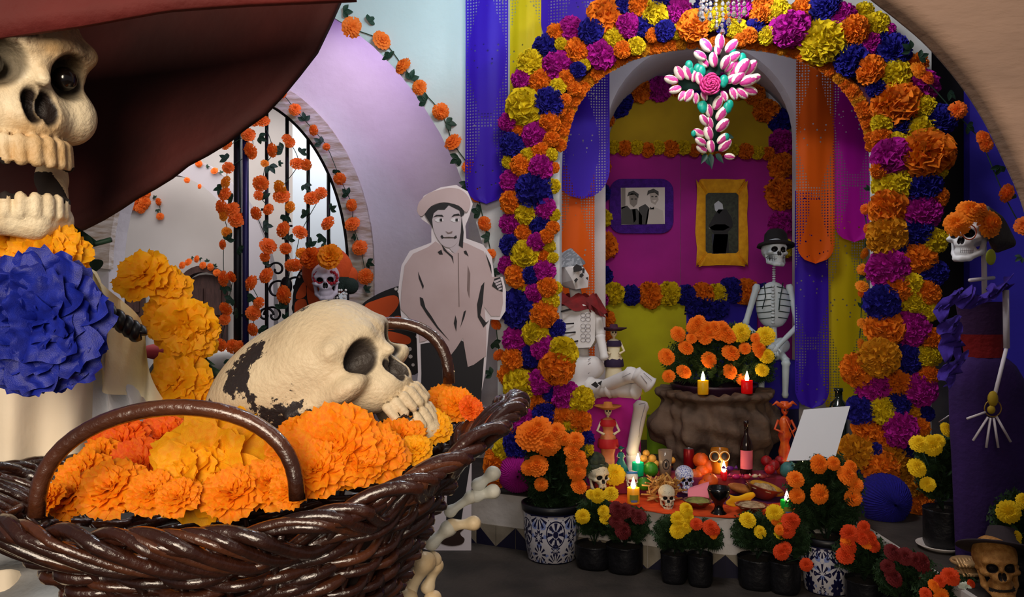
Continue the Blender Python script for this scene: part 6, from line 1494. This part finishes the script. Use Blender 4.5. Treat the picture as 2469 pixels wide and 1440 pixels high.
bm = bmesh.new(); [bm.verts.new(v) for v in hv]; bmesh.ops.convex_hull(bm, input=bm.verts); me = bpy.data.meshes.new('shawl'); bm.to_mesh(me); bm.free(); me.materials.append(mat('felt_grey', '#4a443e', .95, '#2e2a27', 8, bump=.5))
o = bpy.data.objects.new('head_cloth', me); put(o, ct); mo = o.modifiers.new('b', 'BEVEL'); mo.width = .015; mo.segments = 3
mb = MB(); mb.sph(P(2389, 620, TY-.1), (S(12, TY), .008, S(19, TY)), 14, 10); mb.build('earring', mat('earring_green', '#a8b020', .5), ct)
mb = MB(); mb.tube([P(2372, 585, TY-.02), P(2374, 720, TY-.02)], S(6, TY), 10); mb.tube([P(2338, 676, TY-.06), P(2396, 670, TY+.0)], S(4.5, TY), 8); mb.tube([P(2364, 715, TY-.05), P(2400, 712, TY-.04)], S(3, TY), 8); mb.build('neck_pipe', stick, ct)
# dress: bodice, sash, skirt
def drs(y0, y1, prof, name, m, n=30, dep=.5, fold=.0, lab=None):
    k = len(prof); mb = MB()
    def f(u, v):
        s = v*(k-1); i = min(k-2, int(s)); t = s-i; x0 = prof[i][0]*(1-t)+prof[i+1][0]*t; x1 = prof[i][1]*(1-t)+prof[i+1][1]*t; y = prof[i][2]*(1-t)+prof[i+1][2]*t
        a = 2*pi*u; cx = (x0+x1)/2; hw = (x1-x0)/2*(1+fold*sin(a*11+v*3)); return P(cx-hw*cos(a), y, TY)+V((0, -S(hw, TY)*dep*sin(a), 0))
    mb.grid(f, n*2, 20); return mb.build(name, m, ct)
drs(0, 0, [(2305,2432,728),(2312,2424,770),(2318,2414,812)], 'bodice', mat('bodice_plum', '#341440', .9, bump=.3)); drs(0, 0, [(2312,2418,806),(2322,2416,835),(2328,2418,862)], 'sash', mat('sash_red', '#7c0c12', .9, bump=.4), fold=.02)
drs(0, 0, [(2328,2418,858),(2300,2446,880),(2288,2475,930),(2290,2490,1010),(2296,2500,1100),(2302,2480,1230),(2306,2430,1360),(2310,2425,1366)], 'skirt', pm_, fold=.015, dep=.42)
def frill(pts, name='frill', w_=24):
    a = arc_pts([P(*p, TY-.13) for p in pts], 8); mb = MB(); n = len(a)
    mb.grid(lambda u, v: (lambda p, i: p+V((S(w_, TY)*(v-.5)*cos(i*.35), .022*sin(i*.8+v*2.5), S(w_, TY)*(v-.5)*sin(i*.35+1)+.006*sin(i*1.6))))(a[min(n-1, int(u*(n-1)))], int(u*(n-1))), n-1, 5); return mb.build(name, pr_m, ct)
frill([(2288,725),(2320,712),(2355,722),(2395,700),(2430,680)], w_=52); frill([(2330,735),(2380,712),(2440,690)], w_=30)
frill([(2292,720),(2275,740),(2285,775),(2300,790)], w_=44); frill([(2295,780),(2285,830),(2290,880),(2275,915)], w_=40); frill([(2320,860),(2300,905),(2290,930)], w_=36); frill([(2300,790),(2312,840),(2305,880)], w_=30)
mb = MB(); mb.tube([P(2425, 700, TY-.12), P(2427, 840, TY-.14)], S(7, TY), 8); mb.tube([P(2427, 838, TY-.14), P(2398, 955, TY-.2)], S(4.5, TY), 8); mb.build('arm_pipe', stick, ct)
mb = MB(); hc_ = P(2394, 985, TY-.2); mb.tube([hc_+V((S(19, TY)*cos(a), 0, S(19, TY)*sin(a))) for a in [i*pi/9 for i in range(18)]], .002, 6, closed=True)
mb.build('hand_ring', mat('wire_gold', '#9a7a30', .4, metal=.6), ct)
for a, b in (((2376,994),(2331,1010)), ((2382,1006),(2346,1063)), ((2388,1008),(2378,1080)), ((2396,1008),(2407,1080)), ((2402,1004),(2437,1066))): mb = MB(); mb.tube([P(*a, TY-.2), P(*b, TY-.2)], .004, 7); mb.build('finger', stick, ct)
mb = MB(); mb.sph(P(2394, 962, TY-.2), (S(12, TY), .012, S(18, TY)), 10, 8); mb.sph(P(2390, 988, TY-.2), (S(9, TY), .01, S(10, TY)), 10, 8); mb.build('hand_knot', mat('knot_yellow', '#a88a18', .7), ct)
for (x, y) in ((2320, 1352), (2330, 1374)):
    mb = MB(); c = P(x, y, TY-.12)
    for k in range(9): mb.tube([c+V((-.035+k*.011, .0, 0)), c+V((-.035+k*.011, -.03, .014)), c+V((-.035+k*.011, -.055, -.006))], .0055, 6)
    mb.sph(c+V((.01, -.01, 0)), (.055, .05, .016), 14, 8); mb.build('shoe', mat('shoe_gold', '#c8a070', .3, metal=.4), ct)
mb = MB(); mb.tube([P(2265, 1018, 3.4), P(2292, 1000, 3.3)], .003, 6); mb.build('finger', stick, ct)

# wooden skull with wide dark hat at the corner
WY = 2.62
ws = thing('wooden_skull', 'carved wooden skull with a wide dark hat in the lower right corner', 'skull', P(2405, 1430, WY))
sdf('skull', skull_fn(.02, teeth=False), (-.48, -.5, -.62), (.48, .62, .6), 50, [socketed(mat('wood_yellow', '#c08a48', .6, '#9a6428', 12, bump=.4), '#1c1210', .05), socket_dark], mouth_reg(.02), parent=ws, mw=frame(P(2402, 1358, WY), V((cos(R(-18)), sin(R(-18)), .1)), (-.05, .1, 1), S(140, WY)))
mb = MB(); q = S(1, WY); mb.lathe([(0, q*52), (q*30, q*48), (q*40, q*10), (q*98, -q*2), (q*100, -q*6), (q*40, q*0), (0, q*2)], P(2415, 1322, WY+.02), 30, rot=M4.Rotation(R(14), 3, 'Y') @ M4.Rotation(R(-22), 3, 'X')); mb.build('hat', mat('hat_dusk', '#2e2428', .9, bump=.3), ws)
# ---------------------------------------------------------------- talavera pots
def talavera(name, kind=0, hgt=.17):
    "white glaze with cobalt figures laid out round the pot"
    m = bpy.data.materials.new(name); m.use_nodes = True; nt = m.node_tree; N = nt.nodes; L = nt.links; b = N['Principled BSDF']; b.inputs['Roughness'].default_value = .3
    tc = N.new('ShaderNodeTexCoord'); sx = N.new('ShaderNodeSeparateXYZ'); L.new(tc.outputs['Object'], sx.inputs[0])
    def ma(op, a, b_=None):
        n = N.new('ShaderNodeMath'); n.operation = op
        for i, v in enumerate((a, b_)):
            if v is None: continue
            if isinstance(v, (int, float)): n.inputs[i].default_value = v
            else: L.new(v, n.inputs[i])
        return n.outputs[0]
    x, y, z = sx.outputs; th = ma('ARCTAN2', x, ma('MULTIPLY', y, -1)); U = ma('MULTIPLY', th, 3.2); au = ma('PINGPONG', U, 2.0)  # mirrored panels
    Z = ma('MULTIPLY', z, 24*.17/hgt)
    cb = N.new('ShaderNodeCombineXYZ'); L.new(au, cb.inputs[0]); L.new(Z, cb.inputs[1])
    # petals: fans of strokes round centres
    def fan(cu, cz, n_, r0, r1, wd):
        du = ma('SUBTRACT', au, cu); dz = ma('SUBTRACT', Z, cz); r = ma('SQRT', ma('ADD', ma('MULTIPLY', du, du), ma('MULTIPLY', dz, dz))); a = ma('ARCTAN2', dz, du)
        s = ma('GREATER_THAN', ma('COSINE', ma('MULTIPLY', a, n_)), wd); return ma('MULTIPLY', s, ma('MULTIPLY', ma('GREATER_THAN', r, r0), ma('LESS_THAN', r, r1)))
    def ring(cu, cz, r0, r1, wob=0, n_=9):
        du = ma('SUBTRACT', au, cu); dz = ma('SUBTRACT', Z, cz); r = ma('SQRT', ma('ADD', ma('MULTIPLY', du, du), ma('MULTIPLY', dz, dz))); a = ma('ARCTAN2', dz, du)
        if wob: r = ma('ADD', r, ma('MULTIPLY', ma('COSINE', ma('MULTIPLY', a, n_)), wob))
        return ma('MULTIPLY', ma('GREATER_THAN', r, r0), ma('LESS_THAN', r, r1))
    vo = N.new('ShaderNodeTexVoronoi'); vo.inputs['Scale'].default_value = 2.6; vo.inputs['Randomness'].default_value = .7; L.new(cb.outputs[0], vo.inputs['Vector']); dots = ma('LESS_THAN', vo.outputs['Distance'], .2)
    H = 24*.17
    if kind == 0: parts_ = [fan(0, H*.62, 8, .35, .95, -.1), ring(0, H*.62, .0, .3), ring(0, H*.62, 1.0, 1.12), fan(2, H*.98, 12, .3, 1.1, .1), fan(0, H*.02, 14, .3, .95, .1), fan(2, H*.2, 10, .3, .8, .1), ring(2, H*.55, .25, .5, .12), ring(0, H*.3, .2, .42, .15)]
    else: parts_ = [fan(0, H*.62, 9, .25, 1.0, 0), ring(0, H*.18, .0, .8, .14, 10), fan(2, H*.95, 8, .2, .7, 0), fan(2, H*.45, 8, .2, .9, .2), ring(1.1, H*.85, .2, .4, .12, 4), ring(2, H*.1, .2, .4, .1), ring(1.1, H*.45, 0.05, .22)]
    edge_ = ma('MAXIMUM', ma('LESS_THAN', Z, .12), ma('GREATER_THAN', Z, H*.97)); acc = ma('MAXIMUM', dots, edge_)
    for p_ in parts_: acc = ma('MAXIMUM', acc, p_)
    n = N.new('ShaderNodeTexNoise'); n.inputs['Scale'].default_value = 1.0; L.new(cb.outputs[0], n.inputs['Vector'])
    base = N.new('ShaderNodeValToRGB'); base.color_ramp.elements[0].position = .56; base.color_ramp.elements[1].position = .6; base.color_ramp.elements[0].color = lin('#c9c6cc'); base.color_ramp.elements[1].color = lin('#7f8fc4'); L.new(n.outputs['Fac'], base.inputs[0])
    mx = N.new('ShaderNodeMix'); mx.data_type = 'RGBA'; L.new(acc, mx.inputs[0]); L.new(base.outputs[0], mx.inputs[6]); mx.inputs[7].default_value = lin('#15163c'); L.new(mx.outputs[2], b.inputs['Base Color']); return m
soil = mat('soil', '#1a140f', .95, bump=.8, bscale=80); pot_black = mat('pot_black', '#121218', .4)
def tal_pot(label, px, pyb, w_, h, Y, kind, fl_, folc, frx, frz, nfol=2200, folp=None):
    b = V((P(px, 0, Y).x, Y, 0)); r = S(w_/2, Y); H = S(h, Y); t = thing('talavera_pot', label, 'potted plant', b)
    mb = MB(); mb.lathe([(0, 0), (r*.80, 0), (r*.84, H*.03), (r*.97, H*.5), (r, H)], (0, 0, 0), 48); mb.build('pot', talavera('talavera_%d' % kind, kind, H), t, mw=M4.Translation(b) @ M4.Rotation(.1, 4, 'Z'))
    mb = MB(); mb.lathe([(r, H), (r*1.06, H*1.01), (r*1.08, H*1.14), (r*1.0, H*1.16), (r*.95, H*1.02), (r*.9, H*.9)], b, 40); mb.build('rim', pot_black, t)
    mb = MB(); mb.lathe([(r*.94, H*1.03), (r*.5, H*1.06), (0, H*1.06)], b, 24); mb.build('soil', soil, t)
    fresh(t, fl_, Y-.115); stems(t, b+V((0, 0, H)), fl_, Y-.09)
    foliage('foliage', folc, frx, frz, nfol, folp or fol2, t, ry=frx*.8, seed=int(px), l=.06, bottom=-.9); return t
Y1 = 3.84
tal_pot('left blue and white talavera pot with a tall orange marigold plant', 1330, 1340, 136, 118, Y1, 0,
   "1282,1050,38,O 1320,1066,32,O 1300,1035,30,O 1342,1040,20,O 1360,1058,16,O 1388,1062,20,O 1380,1088,20,O 1385,1112,20,O 1403,1116,14,O 1391,1137,22,O 1396,1172,19,O 1295,1123,26,O 1275,1128,18,O 1305,1168,16,O 1335,1055,18,O 1398,1100,14,O",
   P(1340, 1150, Y1), .115, .17)
Y2 = 3.42
tal_pot('right blue and white talavera pot with orange marigolds under the white card', 1993, 1415, 122, 116, Y2, 1,
   "1977,1192,23,O 1918,1156,20,O 1922,1196,18,O 2044,1147,24,O 2062,1170,18,O 2057,1201,19,O 1975,1120,22,O 2010,1118,16,O 2052,1126,16,O",
   P(1990, 1200, Y2), .115, .14)

# ---------------------------------------------------------------- black nursery bags with marigolds along the step
def bag(label, px, pyt, pyb, w_, Y, fl_, fc, frx, frz, z0=0, nfol=900, white=False, name='nursery_bag', fp=None, rimw=None):
    b = V((P(px, 0, Y).x, Y, z0)); r = S(w_/2, Y); H = ZC-(pyt-CY)/F*Y-z0; t = thing(name, label, 'potted plant', b)
    mb = MB(); mb.lathe([(0, 0), (r*.86, 0), (r*.95, H*.12), (r*.98, H*.5), (r*1.0, H*.95), (r*1.02, H), (r*.95, H*.97), (r*.9, H*.85)], b, 28, wob=lambda th, i: .03*sin(th*5+i)+.015*sin(th*13+i*2)); mb.build('bag', mat('bag_black', '#0f0f14', .45, bump=.5, bscale=40), t)
    mb = MB(); mb.lathe([(r*.92, H*.88), (r*.4, H*.92), (0, H*.92)], b, 20); mb.build('soil', soil, t)
    fresh(t, fl_, Y-.095); stems(t, b+V((0, 0, H*.9)), fl_, Y-.07)
    foliage('foliage', fc, frx, frz, nfol, fp or fol2, t, seed=int(px)+7, l=.045, bottom=-.6); return t
bag('black nursery bag of small yellow marigolds beside the left talavera pot', 1433, 1310, 1385, 92, 3.72, "1405,1246,17,Y 1441,1196,17,Y 1473,1190,17,Y 1455,1232,14,Y 1460,1250,14,Y 1425,1192,12,Y", P(1440, 1262, 3.72), .07, .08)
bag('black nursery bag of dark maroon marigolds right of the yellow ones', 1506, 1312, 1390, 88, 3.66, "1487,1228,18,R 1506,1232,18,R 1540,1246,18,R 1486,1256,17,R 1503,1280,20,R 1525,1236,12,R", P(1510, 1278, 3.66), .08, .07)
bag('black nursery bag of bright yellow marigolds in the middle of the step', 1625, 1332, 1405, 64, 3.52, "1655,1228,16,Y 1635,1252,17,Y 1660,1250,14,Y 1634,1280,18,Y 1652,1270,16,Y 1660,1264,14,Y 1640,1266,17,Y", P(1630, 1300, 3.52), .068, .062)
bag('small black nursery bag of rusty orange marigolds right of the bright yellow ones', 1688, 1335, 1412, 60, 3.48, "1679,1264,14,D 1713,1272,18,D 1722,1280,14,D 1720,1290,10,O", P(1692, 1305, 3.48), .06, .05, nfol=700)
bag('black nursery bag of mixed yellow and rust marigolds left of the right talavera pot', 1825, 1342, 1418, 92, 3.46, "1803,1254,19,Y 1868,1238,20,Y 1833,1283,15,Y 1881,1286,15,Y 1880,1260,14,Y 1872,1254,14,O", P(1830, 1296, 3.46), .085, .07, nfol=1200)
bag('black nursery bag with rust marigolds touching the right talavera pot', 1892, 1350, 1425, 76, 3.40, "1905,1258,20,D 1898,1280,18,D 1912,1255,17,D 1884,1332,18,D 1893,1322,15,D 1944,1362,15,D 1880,1278,12,O", P(1900, 1312, 3.40), .07, .06)
bag('black nursery bag with a column of orange marigolds right of the right talavera pot', 2085, 1395, 1440, 90, 3.2, "2048,1287,20,D 2046,1315,20,D 2038,1340,20,D 2083,1272,15,D 2078,1295,18,D 2098,1300,18,D 2106,1315,16,D 2042,1305,14,O 2090,1310,14,O", P(2080, 1352, 3.2), .075, .07)
bag('black nursery bag of maroon marigolds leaning on the white step edge', 2185, 1450, 1500, 110, 2.95, "2152,1332,20,R 2183,1342,20,R 2222,1356,22,R 2140,1366,16,R 2155,1393,22,R 2237,1392,19,R 2205,1350,16,R", P(2190, 1405, 2.95), .09, .07, nfol=1400)
bag('black nursery bag of rust and white marigolds at the bottom right', 2280, 1480, 1500, 100, 2.8, "2291,1390,20,D 2266,1402,14,D 2252,1412,14,O 2232,1432,14,D 2270,1438,18,O 2330,1420,16,W 2342,1408,10,D 2300,1400,12,D", P(2290, 1440, 2.8), .08, .05, nfol=1100)
# black pots on the platform
t = bag('black pot of round yellow marigolds on a white saucer behind the purple skirt', 2275, 1225, 1310, 94, 3.12, "2216,1070,21,Y 2249,1075,24,Y 2211,1128,22,Y 2237,1168,17,Y 2283,1036,17,Y 2262,1064,16,Y", P(2272, 1150, 3.12), .07, .13, z0=PZ+.012, name='black_pot', nfol=1100)
mb = MB(); b = V((P(2270, 0, 3.12).x, 3.12, PZ)); r = S(56, 3.12); mb.lathe([(0, 0), (r*.7, 0), (r, .016), (r*1.02, .02), (r*.98, .02), (r*.7, .01), (0, .01)], b, 36); o = mb.build('saucer', mat('saucer_white', '#cfc6c0', .4)); meta(o, 'white saucer under the black pot of yellow marigolds', 'saucer')
bag('dark pot of large yellow marigolds at the right edge of the picture', 2470, 1300, 1400, 80, 2.72, "2432,1235,26,Y 2443,1303,17,Y 2472,1210,20,Y 2448,1292,14,Y", P(2478, 1275, 2.72), .08, .09, z0=PZ, name='black_pot', nfol=900)
